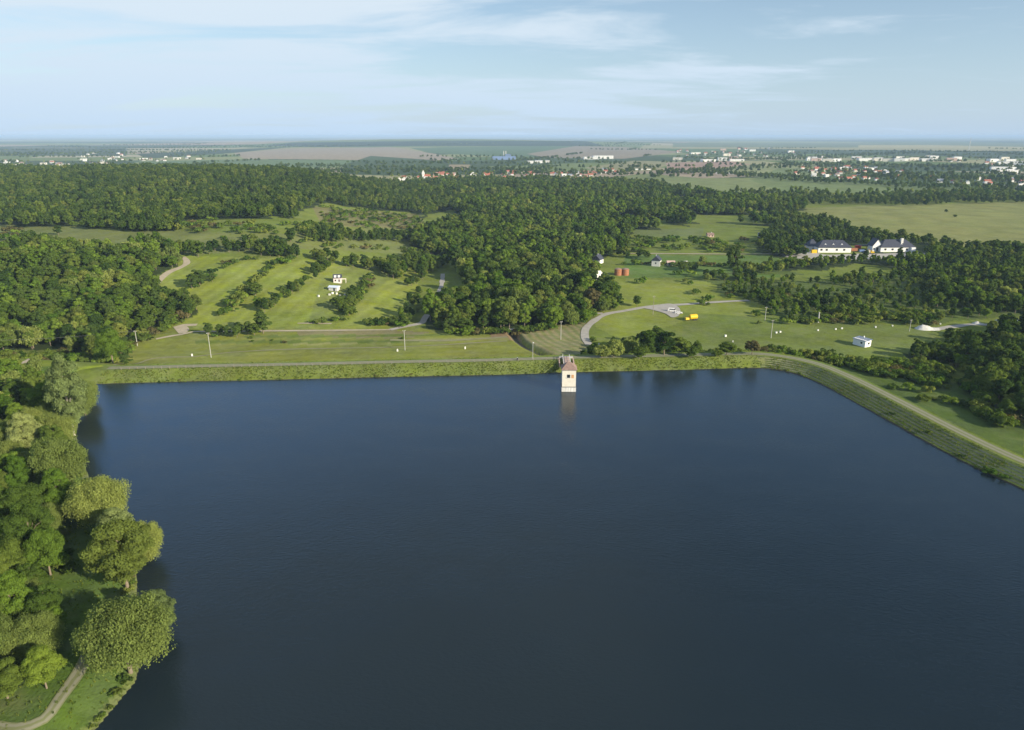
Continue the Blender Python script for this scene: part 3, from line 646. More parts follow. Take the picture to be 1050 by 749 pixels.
def trunk_mesh(name, H_, Rr, c, seed, m, nlimb=9, seg=7):
    g = random.Random(seed); mb = MB(); r0 = .019*H_
    top = Vector((g.uniform(-.3, .3), g.uniform(-.3, .3), H_*.62)); midp = Vector((g.uniform(-.25, .25), g.uniform(-.25, .25), H_*.3))
    mb.tube([(0, 0, -.9), (0, 0, .25), midp, top, (c[0][0]*.3, c[0][1]*.3, H_*.82)], [r0*1.5, r0*1.1, r0*.8, r0*.45, r0*.15], seg)
    for i in g.sample(range(len(c)), min(nlimb, len(c))):
        e = Vector(c[i]); z0 = min(max(e.z*.55, H_*.2), H_*.55); s0 = midp.lerp(top, max(0, min(1, (z0/H_-.3)/.32))) if z0 > midp.z else Vector((0, 0, z0))
        mid_ = s0.lerp(e, .5)+Vector((0, 0, .06*H_)); mb.tube([s0, mid_, e], [r0*.42, r0*.26, r0*.08], 5)
    return mb.mesh(name, m, True)
SPEC = { # kind, height, radius, material
 'round1': ('round', 12, 5.0, 'broad'), 'round2': ('round', 11.5, 5.4, 'broad'), 'round3': ('round', 12.5, 4.6, 'dark'),
 'round4': ('round', 11, 5.2, 'bright'), 'tall1': ('tall', 14.5, 4.6, 'broad'), 'tall2': ('tall', 15, 4.8, 'dark'), 'tall3': ('tall', 14, 4.4, 'bright'),
 'olive1': ('round', 12, 5.0, 'olive'), 'willow1': ('willow', 12.5, 5.8, 'willow'), 'willow2': ('willow', 12, 5.2, 'willow'),
 'silver1': ('tall', 14, 4.8, 'silver'), 'poplar1': ('poplar', 17, 4.6, 'broad'), 'brown1': ('round', 11, 4.6, 'brown')}
LOD = [(95, 36000, .16), (56, 5200, .40), (36, 1500, .70), (16, 260, 1.6)]
TPL = {}
for q, (nm, (kind, h_, r_, mt)) in enumerate(SPEC.items()):
    for l_, (nb, nl, sz) in enumerate(LOD):
        if l_ == 0 and nm in ('round3', 'poplar1', 'brown1', 'tall2'): continue
        if l_ == 0 and kind == 'willow': nl, sz, nb = 52000, .13, 130
        cm, c, r = crown_mesh('crown', kind, h_, r_, 100+q*7, nb, nl, sz, LM[mt])
        tm2 = trunk_mesh('trunk', h_, r_, c, q, M['palebark'] if mt == 'silver' else M['bark'], [14, 8, 0, 0][l_], [8, 6, 4, 3][l_])
        TPL[nm, l_] = (cm, tm2)
    if (nm, 0) not in TPL: TPL[nm, 0] = TPL[nm, 1]
SHR = {}
for q, mt in enumerate(['broad', 'dark', 'olive', 'bright', 'brown']):
    for l_, (nb, nl, sz) in enumerate([(14, 700, .30), (8, 160, .6)]):
        cm, c, r = crown_mesh('shrub', 'shrub', 2.6, 2.2, 300+q, nb, nl, sz, LM[mt]); SHR[mt, l_] = cm
KINDS = {'mix': ['round1','round2','tall1','round3','round1','olive1','tall3','round4','tall2','round2','willow1','round3'],
         'darkmix': ['round1','round3','tall2','round2','round3','tall1','round1','olive1','round3','tall2'],
         'dark': ['round3','round3','round1'], 'bankmix': ['round1','round4','willow2','tall3','olive1','round2','willow1','tall1','willow1','round4']}
# ---- explicit trees of the left bank and other trees one can single out
# base px, base py, template, radius in px, height factor, label
BANK = [
 (134,690,'willow1',48,.90,'very large spreading willow over the lake in the lower left, biggest crown of all'),
 (166,655,'silver1',21,1.0,'grey-green willow tucked behind the right shoulder of the biggest lakeside willow'),
 (131,604,'olive1',36,.95,'yellow-green round tree with a bare trunk at the water beyond the biggest willow'),
 (152,578,'willow2',20,1.15,'narrow pale willow at the water edge behind the yellow-green round tree'),
 (104,542,'willow1',32,.90,'broad olive willow over the water halfway along the left bank'),
 (122,566,'silver1',24,.75,'small greyish willow between the broad olive willow and the yellow-green tree'),
 (52,590,'round4',24,1.1,'bright green tree with a bare trunk above the grass clearing on the left bank'),
 (36,575,'round1',26,1.1,'mid-green round tree left of the grass clearing on the bank'),
 (64,505,'willow2',31,.95,'golden olive willow on the bank above the dark gap in the trees'),
 (76,447,'silver1',23,1.35,'tall silvery willow near the far end of the left bank, tallest at the dam corner'),
 (88,428,'willow2',17,1.1,'low olive willow hanging over the water beside the tall silvery one'),
 (50,428,'round4',20,.9,'bright green round tree just left of the tall silvery willow'),
 (30,470,'silver1',20,.9,'greyish round willow deeper in the left bank wood'),
 (58,462,'willow1',24,.85,'yellowish willow below the bright green tree on the left bank'),
 (92,412,'willow2',11,1.0,'small olive willow where the left bank meets the dam'),
 (48,706,'round4',22,1.1,'bright green young tree beside the bank path in the lower left'),
 (20,650,'tall3',24,1.0,'light green tree with a tall crown in the lower left wood'),
 (62,655,'tall3',12,1.1,'slender lime-green sapling at the shaded edge of the clearing'),
 (4,655,'olive1',26,.8,'olive tree at the left edge of the picture above the bank path'),
 (8,716,'round1',24,.8,'dark green tree at the left edge beside the bend of the bank path'),
 (28,540,'round2',24,1.0,'dark round tree on the left bank below the golden olive willow'),
 (12,600,'round2',26,1.0,'green round tree at the left edge of the picture beside the clearing'),
 (116,373,'round4',17,1.05,'bright green round tree alone before the hill wood at the dam corner'),
 (130,374,'round3',7.5,.55,'dark little tree at the right foot of the bright round tree by the dam corner'),
 (98,361,'round3',12,.75,'dark tree left of the bright green round tree by the dam corner'),
]
LONE = [
 (629,366,'willow1',13,.72,'pale olive willow behind the dam, right of the intake tower'),(617,367,'willow2',10,.68,'small pale willow at the left end of the clump behind the dam'),
 (643,363,'willow2',11,.8,'pale willow in the middle of the clump behind the dam'),(663,361,'round1',12,.85,'dark green tree at the heart of the clump behind the dam'),
 (681,364,'round3',13,.72,'dark round tree right of centre in the clump behind the dam'),(696,364,'round1',11,.75,'mid-green tree near the right end of the clump behind the dam'),
 (655,368,'round1',9,.62,'low green tree in front of the dark one in the clump behind the dam'),(709,367,'round2',8,.7,'low green tree closing the right end of the clump behind the dam'),
 (673,355,'tall1',11,.66,'taller green tree at the back of the clump behind the dam'),(745,364,'round1',10,.6,'dark green tree alone on the back slope of the dam right of the clump'),
 (736,366,'round2',7,.55,'small green tree left of the lone dark tree behind the dam'),(771,364,'brown1',9,.75,'brownish sparse tree behind the dam near the bend'),
 (752,281,'round3',10,1.1,'dark round tree standing alone in the meadow left of the long white building'),(270,342,'round3',11,.8,'tallest dark tree in the clump beside the dirt path'),
 (205,294,'round3',8,.85,'dark round tree with its own shadow on the first terrace'),(197,296,'round3',7.5,.8,'dark round tree at the left end of the pair on the first terrace'),
 (218,289,'round3',4.5,.7,'smaller dark tree just right of the pair on the first terrace'),
 (262,304,'round1',9,.7,'round tree alone between the second and third terrace'),(347,318,'round1',9,.7,'dark tree below the small white house on the terrace'),
 (358,324,'round1',7,.65,'green tree at the lower end of the hedge below the small white house'),(415,335,'round1',6,.65,'round tree beside the lane at the foot of the terraces'),
 (298,248,'round3',6,.9,'round dark tree alone in the left meadow'),(60,241,'round3',5,.75,'dark round bush-like tree alone in the far left meadow'),
 (462,340,'round3',9,.6,'low dark tree at the left foot of the central wood beside the lane'),(476,340,'round1',10,.62,'low round tree at the front edge of the central wood'),
 (450,338,'round1',7,.55,'low green tree nearest the lane at the central wood'),
 (585,333,'willow2',10,.8,'pale drooping tree at the right front edge of the central wood'),(600,331,'round4',8,.9,'bright tree beside the gravel road bend'),
 (607,318,'brown1',10,1.0,'reddish-brown tree at the right edge of the central wood'),(593,312,'brown1',8,1.0,'second reddish-brown tree inside the edge of the central wood'),
 (700,278,'round2',6,.7,'spreading shrubby tree right of the pink-roofed hut'),(970,218,'round3',2.4,.5,'dark speck of a tree alone in the right meadow'),
 (979,223,'round3',2.4,.45,'second dark speck of a tree alone in the right meadow'),(972,350,'round3',7,.8,'dark round tree in front of the pale gravel heap'),
 (991,364,'round4',5,.6,'light green round tree at the edge of the right wood'),(957,410,'olive1',4,.35,'small yellowish tree in the shaded hollow below the dam'),
 (953,402,'round3',4,.35,'small dark tree in the shaded hollow below the dam'),
]
trees = []   # x, y, z, template, sx, sz, rot, region
expl = []
for lst in (BANK, LONE):
    for px, py, tp, rp, hf_, lab in lst:
        p = ground(px, py, surf=True); k = pxm(p); kind, h_, r_, mt = SPEC[tp]
        s = rp/k/(r_*.98); expl.append((p, tp, s, s*hf_, lab))
ex_xy = np.array([(e[0].x, e[0].y, SPEC[e[1]][2]*e[2]) for e in expl])
BLD_PX = []   # keep-out boxes in ground pixels
KEEP = [(334,296,356,284,),(607,290,616,283),(606,276,620,266),(664,280,680,262),(632,281,650,272),(680,281,694,265),(694,275,712,265),(838,268,884,250),(884,268,948,252)]
ROADS = [[tuple(ground(*p)[:2]) for p in pl] for pl in (
  [(160,348),(198,340.5),(303,339.5),(400,338.5),(432,331.5),(445.7,311),(451.4,297.6),(453.5,288),(454,281)],
  [(160,292),(174,279),(191,271),(187,264)], [(604,354),(600.5,338),(607,331),(617,324.5),(638,319.5),(663,315),(722,311),(768,308.5)],
  [(960,338),(997,333),(1060,332)], [(-40,373),(10,371),(48,368)], [(15,748),(45,738),(62,716),(82,688),(96,660)])]
def scatter(xs, ys, sp, hard=True):
    """jittered grid between bounds"""
    x = np.arange(min(xs), max(xs), sp); y = np.arange(min(ys), max(ys), sp); A, B = np.meshgrid(x, y)
    return (A+rng.uniform(-.42, .42, A.shape)*sp).ravel(), (B+rng.uniform(-.42, .42, B.shape)*sp).ravel()
def clean(x, y, z, px, py, rr=2.5):
    k = ~in_lake(x, y)
    dd_ = segdist(x, y, damw); k &= ~((dd_ < 30-9*sm(100, 130, x)) & (x > damw[0][0]-6) & (z < 2))
    for rd in ROADS: k &= segdist(x, y, rd) > rr+1.5
    for a, b_, c, d in KEEP: k &= ~((px > a) & (px < c) & (py < b_) & (py > d))
    return k
allt = []
for rname, poly, sp, kd, (s0, s1) in WOODS[:-1]:
    W_ = [ground(a, b_, False) for a, b_ in poly if b_ < 900] if rname != 'bank_wood' else [Vector((-60, 60, 0)), Vector((-330, 330, 0))]
    xs = [p.x for p in W_]; ys = [p.y for p in W_]; x, y = scatter([max(min(xs), -1700), max(xs)], ys, sp)
    sp2 = sp
    z = H(x, y); px, py, dep = project(x, y, z); wpx, wpy = warp(x, y, px, py); k = (inpoly(wpx, wpy, poly) if rname != 'bank_wood' else inpoly(px, py, poly)) & (dep > 20)
    if rname == 'ridge': k &= (rng.uniform(size=len(x)) < .85) & ~inpoly(px, py, [(238,199),(270,201),(266,205),(240,203)])
    if rname in ('valley_wood', 'scrub_wood2'): k &= ~glade(x, y, px, py)
    k &= clean(x, y, z, px, py)
    if rname == 'scrub_wood': k &= ~((np.abs(py-(288-(px-690)*.045)) < 4.8) & (px < 900)) & (vnoise(x, y, 24, 9) > .22)
    if rname == 'bank_wood': k &= ~inpoly(px, py, [(62,560),(92,560),(132,600),(140,650),(110,700),(90,749),(40,749),(60,690),(100,640),(70,620)])
    x, y, z, px, py = x[k], y[k], z[k], px[k], py[k]
    # avoid the singled-out trees
    k = np.ones(len(x), bool)
    for ex_, ey_, er_ in ex_xy: k &= np.hypot(x-ex_, y-ey_) > er_*.95
    x, y, z = x[k], y[k], z[k]
    edge = .72+.5*vnoise(x, y, 30, 12)
    kk = KINDS[kd]; sp_n = vnoise(x, y, 30, 21)
    ti = np.clip(((sp_n*.6+rng.uniform(size=len(x))*.55-.07)*len(kk)).astype(int), 0, len(kk)-1)
    sc = rng.uniform(s0, s1, len(x))*edge
    for i in range(len(x)): allt.append((x[i], y[i], z[i], kk[ti[i]], sc[i], sc[i]*rng.uniform(.88, 1.12), rname))
for pl, hw, sp, kd, (s0, s1) in BELTS:
    P_ = [tuple(ground(*p, False)[:2]) for p in pl]; xs = [p[0] for p in P_]; ys = [p[1] for p in P_]
    x, y = scatter([min(xs)-hw, max(xs)+hw], [min(ys)-hw, max(ys)+hw], sp)
    k = segdist(x, y, P_) < hw*(.5+vnoise(x, y, 30, 5)); x, y = x[k], y[k]; z = H(x, y); px, py, dep = project(x, y, z)
    k = clean(x, y, z, px, py); k &= (vnoise(x, y, sp*3, 6) > .18)
    for ex_, ey_, er_ in ex_xy: k &= np.hypot(x-ex_, y-ey_) > er_*.8
    x, y, z = x[k], y[k], z[k]; kk = KINDS[kd]
    for i in range(len(x)):
        s = rng.uniform(s0, s1); allt.append((x[i], y[i], z[i], kk[rng.integers(len(kk))], s, s*rng.uniform(.85, 1.1), 'belt'))
# scattered far hedges over the plain
for i in range(150):
    d = math.exp(rng.uniform(math.log(1900), math.log(9000))); a = rng.uniform(-.75, .75); cx_, cy_ = d*a, d
    px_, py_, _d = project(cx_, cy_, -6)
    if inpoly([px_], [py_], COVER[11][0])[0] or inpoly([px_], [py_], COVER[0][0])[0] or inpoly([px_], [py_], COVER[3][0])[0]: continue
    ln = rng.uniform(150, 700)*(d/3000)**.5; an = rng.choice([.1, .15, -.1, 1.3]); n = int(ln/(14+d/400))
    for j in range(n):
        t_ = (j/n-.5)*ln; x_ = cx_+math.cos(an)*t_+rng.normal()*6; y_ = cy_+math.sin(an)*t_+rng.normal()*10
        allt.append((x_, y_, None, KINDS['darkmix'][rng.integers(10)], rng.uniform(.7, 1.3)*(1+d/9000), 1.0, 'belt'))
xx = np.array([a[0] for a in allt]); yy = np.array([a[1] for a in allt]); zz = H(xx, yy)
px, py, dep = project(xx, yy, zz); scl = np.array([a[4] for a in allt])
vis = (px > -20) & (px < 1070) & (py < 790) & (dep > 10)
size = np.where(vis, scl/dep, 0)
# ---- copies of the shrubs
shr = []
for poly, sp, (s0, s1) in SHRUBZONES:
    W_ = [ground(a, b_, False) for a, b_ in poly]; x, y = scatter([p.x for p in W_], [p.y for p in W_], sp)
    z = H(x, y); px_, py_, d_ = project(x, y, z); k = inpoly(px_, py_, poly) & clean(x, y, z, px_, py_, 1) & (vnoise(x, y, sp*2.2, 7) > .34)
    for i in np.nonzero(k)[0]: shr.append((x[i], y[i], z[i], rng.uniform(s0, s1)))
for pl, hw, sp, (s0, s1) in SHRUBLINES:
    P_ = [tuple(ground(*p, False)[:2]) for p in pl]; xs = [p[0] for p in P_]; ys = [p[1] for p in P_]
    x, y = scatter([min(xs)-hw, max(xs)+hw], [min(ys)-hw, max(ys)+hw], sp); k = (segdist(x, y, P_) < hw) & (vnoise(x, y, 14, 8) > .25); z = H(x, y)
    for i in np.nonzero(k)[0]: shr.append((x[i], y[i], z[i], rng.uniform(s0, s1)))
# tufts and small bushes at the waterline of the dam and the bank
for pl, n, off, s0, s1 in ((damw, 90, .6, .12, .32), (lake_s, 110, .8, .15, .5)):
    for i in range(n):
        j = rng.integers(0, len(pl)-1); a = Vector(pl[j]).lerp(Vector(pl[j+1]), rng.uniform()); q = (Vector(pl[j+1])-Vector(pl[j])).normalized(); nn = Vector((-q.y, q.x))*(off+rng.uniform(-.6, 1.6))
        x_, y_ = a.x+nn.x, a.y+nn.y; shr.append((x_, y_, float(HS(x_, y_)[0])-.1, rng.uniform(s0, s1)))
for px_, py_, s_ in ((1016,488,.9),(952,446,.5),(915,427,.45),(1028,492,.6),(987,470,.4)):
    p = ground(px_, py_-2); shr.append((p.x, p.y, p.z-.2, s_))

LMK = [(134,650,'the biggest lakeside willow'),(131,565,'the yellow-green round tree'),(104,510,'the broad olive willow'),(64,475,'the golden olive willow'),(72,400,'the tall silvery willow'),
 (52,560,'the tree above the clearing'),(100,610,'the grass clearing'),(60,735,'the bank path'),(116,350,'the bright round tree by the dam corner'),(170,340,'the sandy path'),(265,325,'the dark clump on the dirt path'),
 (345,290,'the tiny cottage'),(440,325,'the foot of the lane'),(180,275,'the hill track'),(480,330,'the left foot of the central wood'),(525,340,'the drain mouth'),(600,335,'the gravel road bend'),(612,287,'the all-white hut'),
 (637,277,'the rusty tanks'),(670,318,'the gravel lot'),(708,325,'the yellow tank trailer'),(660,350,'the clump behind the dam'),(790,335,'the two pale poles'),(890,350,'the white shed'),(950,334,'the big gravel heap'),
 (1005,332,'the low gravel heap'),(1038,334,'the pale-roofed barn'),(1020,400,'the right end of the shaded hollow'),(955,400,'the middle of the shaded hollow'),(1010,375,'the thicket above the hollow'),(855,255,'the long white building'),
 (5,300,'the left edge of the hill wood'),(60,340,'the foot of the hill wood'),(110,310,'the middle of the hill wood'),(10,420,'the top left of the bank wood'),(5,520,'the left edge of the bank wood'),(583,370,'the intake tower'),
 (700,378,'the straight crest right of the tower'),(830,385,'the bend of the dam'),(930,440,'the right arm of the dam'),(1030,490,'the lower right end of the dam'),(300,385,'the straight crest left of the tower'),(160,385,'the left end of the dam'),
 (230,285,'the first terrace hedge'),(280,275,'the second terrace hedge'),(300,310,'the third terrace hedge')]
usedlab = {}
def place_label(look, px_, py_, s_, lim=16):
    ds = sorted((math.hypot(px_-a, (py_-b_)*1.6), a, b_, n_) for a, b_, n_ in LMK)
    szw = 'large ' if s_ > 1.02 else ('small ' if s_ < .72 else '')
    for d, a, b_, n_ in ds[:3]:
        dx, dy = px_-a, (py_-b_)*1.6
        dr = ('right of ' if dx > 0 else 'left of ') if abs(dx) > abs(dy)*1.2 else ('just beyond ' if dy < 0 else 'in front of ')
        ds_ = 'close ' if d < 22 and 'of ' in dr and 'front' not in dr else ('well ' if d > 45 and 'front' not in dr and 'beyond' not in dr else '')
        for q in (szw+look+' '+ds_+dr+n_,):
            if q not in usedlab: usedlab[q] = 1; return q, None
    q = szw+look+' '+ds[0][3].join([ {1:'left of ',0:'right of '}[int(px_ < ds[0][1])], ''])
    return q, q
LOOK = {'broad': 'mid-green leafy tree', 'dark': 'dark green round-crowned tree', 'bright': 'bright green leafy tree', 'olive': 'olive-tinted tree', 'willow': 'pale drooping willow',
        'silver': 'greyish silver willow', 'brown': 'reddish-brown tree'}
NAME = {'willow': 'willow_tree', 'silver': 'willow_tree'}
def put_tree(x, y, z, tp, sx, sz, rot, label, group, lod):
    cm, tm3 = TPL[tp, lod]
    t_ = thing(NAME.get(SPEC[tp][3], 'broadleaf_tree') if SPEC[tp][0] != 'poplar' else 'poplar_tree', (x, y, z-.1), label, 'tree', rot, group); t_.scale = (sx, sx, sz)
    for nm_, me_ in (('trunk', tm3), ('crown', cm)):
        o = bpy.data.objects.new(nm_, me_); COL.objects.link(o); o.parent = t_
    return t_
for i, (p, tp, sx, sz, lab) in enumerate(expl):
    put_tree(p.x, p.y, p.z, tp, sx, sz, i*1.7, lab, 'trees singled out along the lake and dam' if i < len(BANK) else 'single trees and clumps around the meadows', 0 if i < len(BANK) else 1)
NIND = 300-len(expl)
order = np.argsort(-size); ind = set(order[:NIND].tolist())
def tree_label(look, a, b_, s_):
    q, g_ = place_label(look, a, b_, s_); return q, (g_ or 'trees round the lake and behind the dam')
for i in sorted(ind, key=lambda j: -size[j]):
    a = allt[i]; k = size[i]
    mt = SPEC[a[3]][3]
    put_tree(a[0], a[1], zz[i], a[3], a[4], a[5], float(rng.uniform(0, 6.28)), *tree_label(LOOK[mt], px[i], py[i], a[4]), 0 if dep[i] < 260 else 1)
# ---- everything past the 300: one object of instanced crowns
def scatter_object(name, pts, meshes):
    """pts: (x,y,z,template index,scale xy,scale z,rot)"""
    tc_ = bpy.data.collections.new(name+'_kinds')
    for i, mlist in enumerate(meshes):
        mb_ = MB(); o = bpy.data.objects.new('%s_kind_%03d' % (name, i), mlist); tc_.objects.link(o)
    A = np.array([p[:3] for p in pts], np.float32); me = bpy.data.meshes.new(name); me.vertices.add(len(A)); me.vertices.foreach_set('co', A.ravel())
    for nm_, ty, vals in (('kind_index', 'INT', [p[3] for p in pts]), ('turn', 'FLOAT', [p[6] for p in pts])):
        at_ = me.attributes.new(nm_, ty, 'POINT'); at_.data.foreach_set('value', np.array(vals, np.int32 if ty == 'INT' else np.float32))
    at_ = me.attributes.new('size', 'FLOAT_VECTOR', 'POINT'); at_.data.foreach_set('vector', np.array([(p[4], p[4], p[5]) for p in pts], np.float32).ravel())
    o = bpy.data.objects.new(name, me); COL.objects.link(o)
    ng = bpy.data.node_groups.new(name, 'GeometryNodeTree'); ng.interface.new_socket('Geometry', in_out='INPUT', socket_type='NodeSocketGeometry'); ng.interface.new_socket('Geometry', in_out='OUTPUT', socket_type='NodeSocketGeometry')
    gi = ng.nodes.new('NodeGroupInput'); gout = ng.nodes.new('NodeGroupOutput'); m2p = ng.nodes.new('GeometryNodeMeshToPoints'); iop = ng.nodes.new('GeometryNodeInstanceOnPoints'); ci = ng.nodes.new('GeometryNodeCollectionInfo')
    ci.inputs['Collection'].default_value = tc_; ci.inputs['Separate Children'].default_value = True; ci.inputs['Reset Children'].default_value = True
    def na(nm_, ty):
        n = ng.nodes.new('GeometryNodeInputNamedAttribute'); n.data_type = ty; n.inputs[0].default_value = nm_; return n.outputs[0]
    cx = ng.nodes.new('ShaderNodeCombineXYZ'); l = ng.links
    l.new(gi.outputs[0], m2p.inputs['Mesh']); l.new(m2p.outputs[0], iop.inputs['Points']); l.new(ci.outputs[0], iop.inputs['Instance'])
    iop.inputs['Pick Instance'].default_value = True; l.new(na('kind_index', 'INT'), iop.inputs['Instance Index'])
    l.new(na('turn', 'FLOAT'), cx.inputs[2]); l.new(cx.outputs[0], iop.inputs['Rotation']); l.new(na('size', 'FLOAT_VECTOR'), iop.inputs['Scale'])
    l.new(iop.outputs[0], gout.inputs[0]); md = o.modifiers.new('scatter', 'NODES'); md.node_group = ng
    return o
names = list(SPEC); meshes = []
for l_ in (1, 2, 3):
    for nm in names: meshes.append(TPL[nm, l_][0])
tm_all = trunk_mesh('trunk', 12, 5, [(0, 0, 9)], 3, M['bark'], 0, 4); meshes.append(tm_all)
pts = []
for i, a in enumerate(allt):
    if i in ind: continue
    d = max(dep[i], math.hypot(xx[i], yy[i])); 
    if dep[i] < 0 and d > 600: continue
    l_ = 0 if d < 560 else (1 if d < 1500 else 2)
    rt = float(rng.uniform(0, 6.28)); pts.append((xx[i], yy[i], zz[i]-.1, l_*len(names)+names.index(a[3]), a[4], a[5], rt))
    if d < 600: pts.append((xx[i], yy[i], zz[i]-.1, len(meshes)-1, a[4], a[5], rt))
print('trees', len(allt), 'instanced', len(pts), 'shrubs', len(shr))
ft = scatter_object('woodland', pts, meshes); tag(ft, 'dense mass of the remaining far-off trees covering the hills and hedges', 'woodland', kind='stuff')
sxx = np.array([s[0] for s in shr]); syy = np.array([s[1] for s in shr]); szz = np.array([s[2] for s in shr]); spx, spy, sdp = project(sxx, syy, szz)
ssz = np.where((spx > 0) & (spx < 1050) & (spy < 749) & (sdp > 5), np.array([s[3] for s in shr])/np.maximum(sdp, 1), 0); so_ = np.argsort(-ssz); sind = set(so_[:300].tolist())
shm = ['broad', 'dark', 'olive', 'bright', 'broad', 'olive', 'broad', 'dark', 'broad', 'bright', 'olive', 'bright', 'broad', 'brown']
def shrub_where(x, y):
    a, b_, _ = project(x, y, 0)
    if x < -60 and y < 285: return 'on the left bank of the lake'
    if float(segdist(np.array([x]), np.array([y]), damw)[0]) < 8: return 'at the waterline of the dam'
    if a > 760: return 'behind the right bend of the dam'
    if a > 590: return 'in the meadow behind the dam, right of the tower'
    return 'on the terraces behind the dam, left of the tower'
spts = []
for i, s in enumerate(shr):
    mt = shm[int(rng.integers(len(shm)))]; rt = float(rng.uniform(0, 6.28))
    if i in sind and ssz[i] > 0:
        o = bpy.data.objects.new('shrub', SHR[mt, 0 if sdp[i] < 700 else 1]); COL.objects.link(o); o.location = (s[0], s[1], s[2]-.15); o.rotation_euler = (0, 0, rt); o.scale = (s[3], s[3], s[3]*rng.uniform(.8, 1.2))
        wh = shrub_where(s[0], s[1]); lk_ = {'broad': 'mid-green', 'dark': 'dark green', 'olive': 'olive', 'bright': 'bright green', 'brown': 'brownish'}[mt]
        q_, g_ = place_label(lk_+' low shrub', spx[i], spy[i], s[3]*.9, 16); tag(o, q_, 'shrub', g_ or 'shrubs '+wh)
    else: spts.append((s[0], s[1], s[2]-.1, ['broad', 'dark', 'olive', 'bright', 'brown'].index(mt), s[3], s[3], rt))
sc_ = scatter_object('scrub', spts, [SHR[m_, 1] for m_ in ['broad', 'dark', 'olive', 'bright', 'brown']]); tag(sc_, 'low scrub scattered over the far meadows and slopes', 'scrub', kind='stuff')
# ---- tufts of tall grass on the dam and the near ground
def tuft(seed):
    g = np.random.default_rng(seed); n = 26; V_ = []; 
    for i in range(n):
        a = g.uniform(0, 6.28); r0 = g.uniform(0, .35); h_ = g.uniform(.4, .9); l = g.uniform(.1, .35); x_, y_ = r0*math.cos(a), r0*math.sin(a); b_ = a+1.57; w_ = .05
        V_ += [(x_-w_*math.cos(b_), y_-w_*math.sin(b_), 0), (x_+w_*math.cos(b_), y_+w_*math.sin(b_), 0), (x_+l*math.cos(a)+w_*.6*math.cos(b_), y_+l*math.sin(a)+w_*.6*math.sin(b_), h_), (x_+l*math.cos(a)-w_*.6*math.cos(b_), y_+l*math.sin(a)-w_*.6*math.sin(b_), h_)]
    return np.array(V_), np.arange(n*4).reshape(-1, 4), g.uniform(0, 1, n)
tms = []
for q, c_ in enumerate([((.17,.23,.045), (.21,.26,.05)), ((.23,.25,.08), (.27,.28,.09)), ((.13,.19,.035), (.17,.24,.04))]):
    v_, f_, ti_ = tuft(q); me = npmesh('tuft', v_, f_, leafmat('tall_grass_%s' % ['green','straw','deep'][q], *c_)); a_ = me.attributes.new('tint', 'FLOAT', 'FACE'); a_.data.foreach_set('value', ti_.astype(np.float32)); tms.append(me)
tp = []
dmn = np.array(damw)
for i in range(14000):
    j = int(rng.integers(0, len(damw)-1)); a = Vector(damw[j]).lerp(Vector(damw[j+1]), rng.uniform()); q = (Vector(damw[j+1])-Vector(damw[j])).normalized(); s_ = rng.uniform(.1, 9.2) if rng.uniform() < .75 else rng.uniform(15.2, 26)
    x_, y_ = a.x-q.y*s_, a.y+q.x*s_
    if vnoise(np.float64(x_), np.float64(y_), 4, 31) < rng.uniform(0, .6): continue
    tp.append((x_, y_, s_ if a.x < 110 else s_))
zz_ = HS(np.array([p_[0] for p_ in tp]), np.array([p_[1] for p_ in tp])); tpts = []
for (x_, y_, s_), z_ in zip(tp, zz_):
    if x_ > 112 and s_ > 15: continue
    c_ = rng.uniform(.3, .62); tpts.append((x_, y_, float(z_)-.05, int(rng.choice(3, p=[.5, .3, .2] if x_ < 110 else [.25, .25, .5])), c_, c_*rng.uniform(.7, 1.3), float(rng.uniform(0, 6.3))))
for i in range(5000):
    x_, y_ = rng.uniform(-130, -60), rng.uniform(90, 290)
    if in_lake(np.array([x_]), np.array([y_]))[0]: continue
    c_ = rng.uniform(.25, .6); tpts.append((x_, y_, float(H(np.array([x_]), np.array([y_]))[0])-.03, int(rng.choice([0, 2])), c_, c_, float(rng.uniform(0, 6.3))))
gt_ = scatter_object('grass_tufts', tpts, tms); tag(gt_, 'tall grass tufts growing on the dam slope and the left bank', 'grass', kind='stuff')
gtrees = []
# ------------------------------------------------------------------ intake tower in the lake
def flatmesh(name, me, parent=None):
    o = bpy.data.objects.new(name, me); COL.objects.link(o); o.parent = parent; return o
tx, ty = pix0(583.2, 402)
ty += 0.2
tw = thing('intake_tower', (tx, ty, 0), 'small cream intake tower with a brown-red roof standing in the lake by the dam', 'tower', R(-1))
WD = 5.6
MB().box((0, WD/2, 3.1+2.55), (WD, WD, 7.9-.2)).build('wall', M['cream'], tw)
MB().box((0, WD/2, .35), (WD+.25, WD+.25, 3.3)).build('base', M['dirtywhite'], tw)
MB().box((0, WD/2, 2.06), (WD+.5, WD+.5, .16)).build('ledge', M['dark'], tw)
mb = MB()
for x_ in (-.75, .1, 1.3): mb.box((x_, -.16, 1.0), (.4, .1, 1.9))
mb.build('guide_rail', M['white'], tw)
rf = MB().gable((0, WD/2, 9.55), WD, WD, 2.4, over=.45, hip=2.6).build('roof', M['brownroof'], tw)
MB().box((0, WD/2, 9.4), (WD+.7, WD+.7, .2)).build('cornice', M['dirtywhite'], tw)
wn = MB().box((-.2, -.02, 6.7), (1.25, .12, 1.35)).build('window', M['glass'], tw); MB().box((-.2, -.09, 5.95), (1.5, .2, .12)).build('sill', M['dirtywhite'], wn)
MB().box((1.45, -.015, 6.6), (1.0, .1, 1.5)).build('shutter', M['rust'], tw)
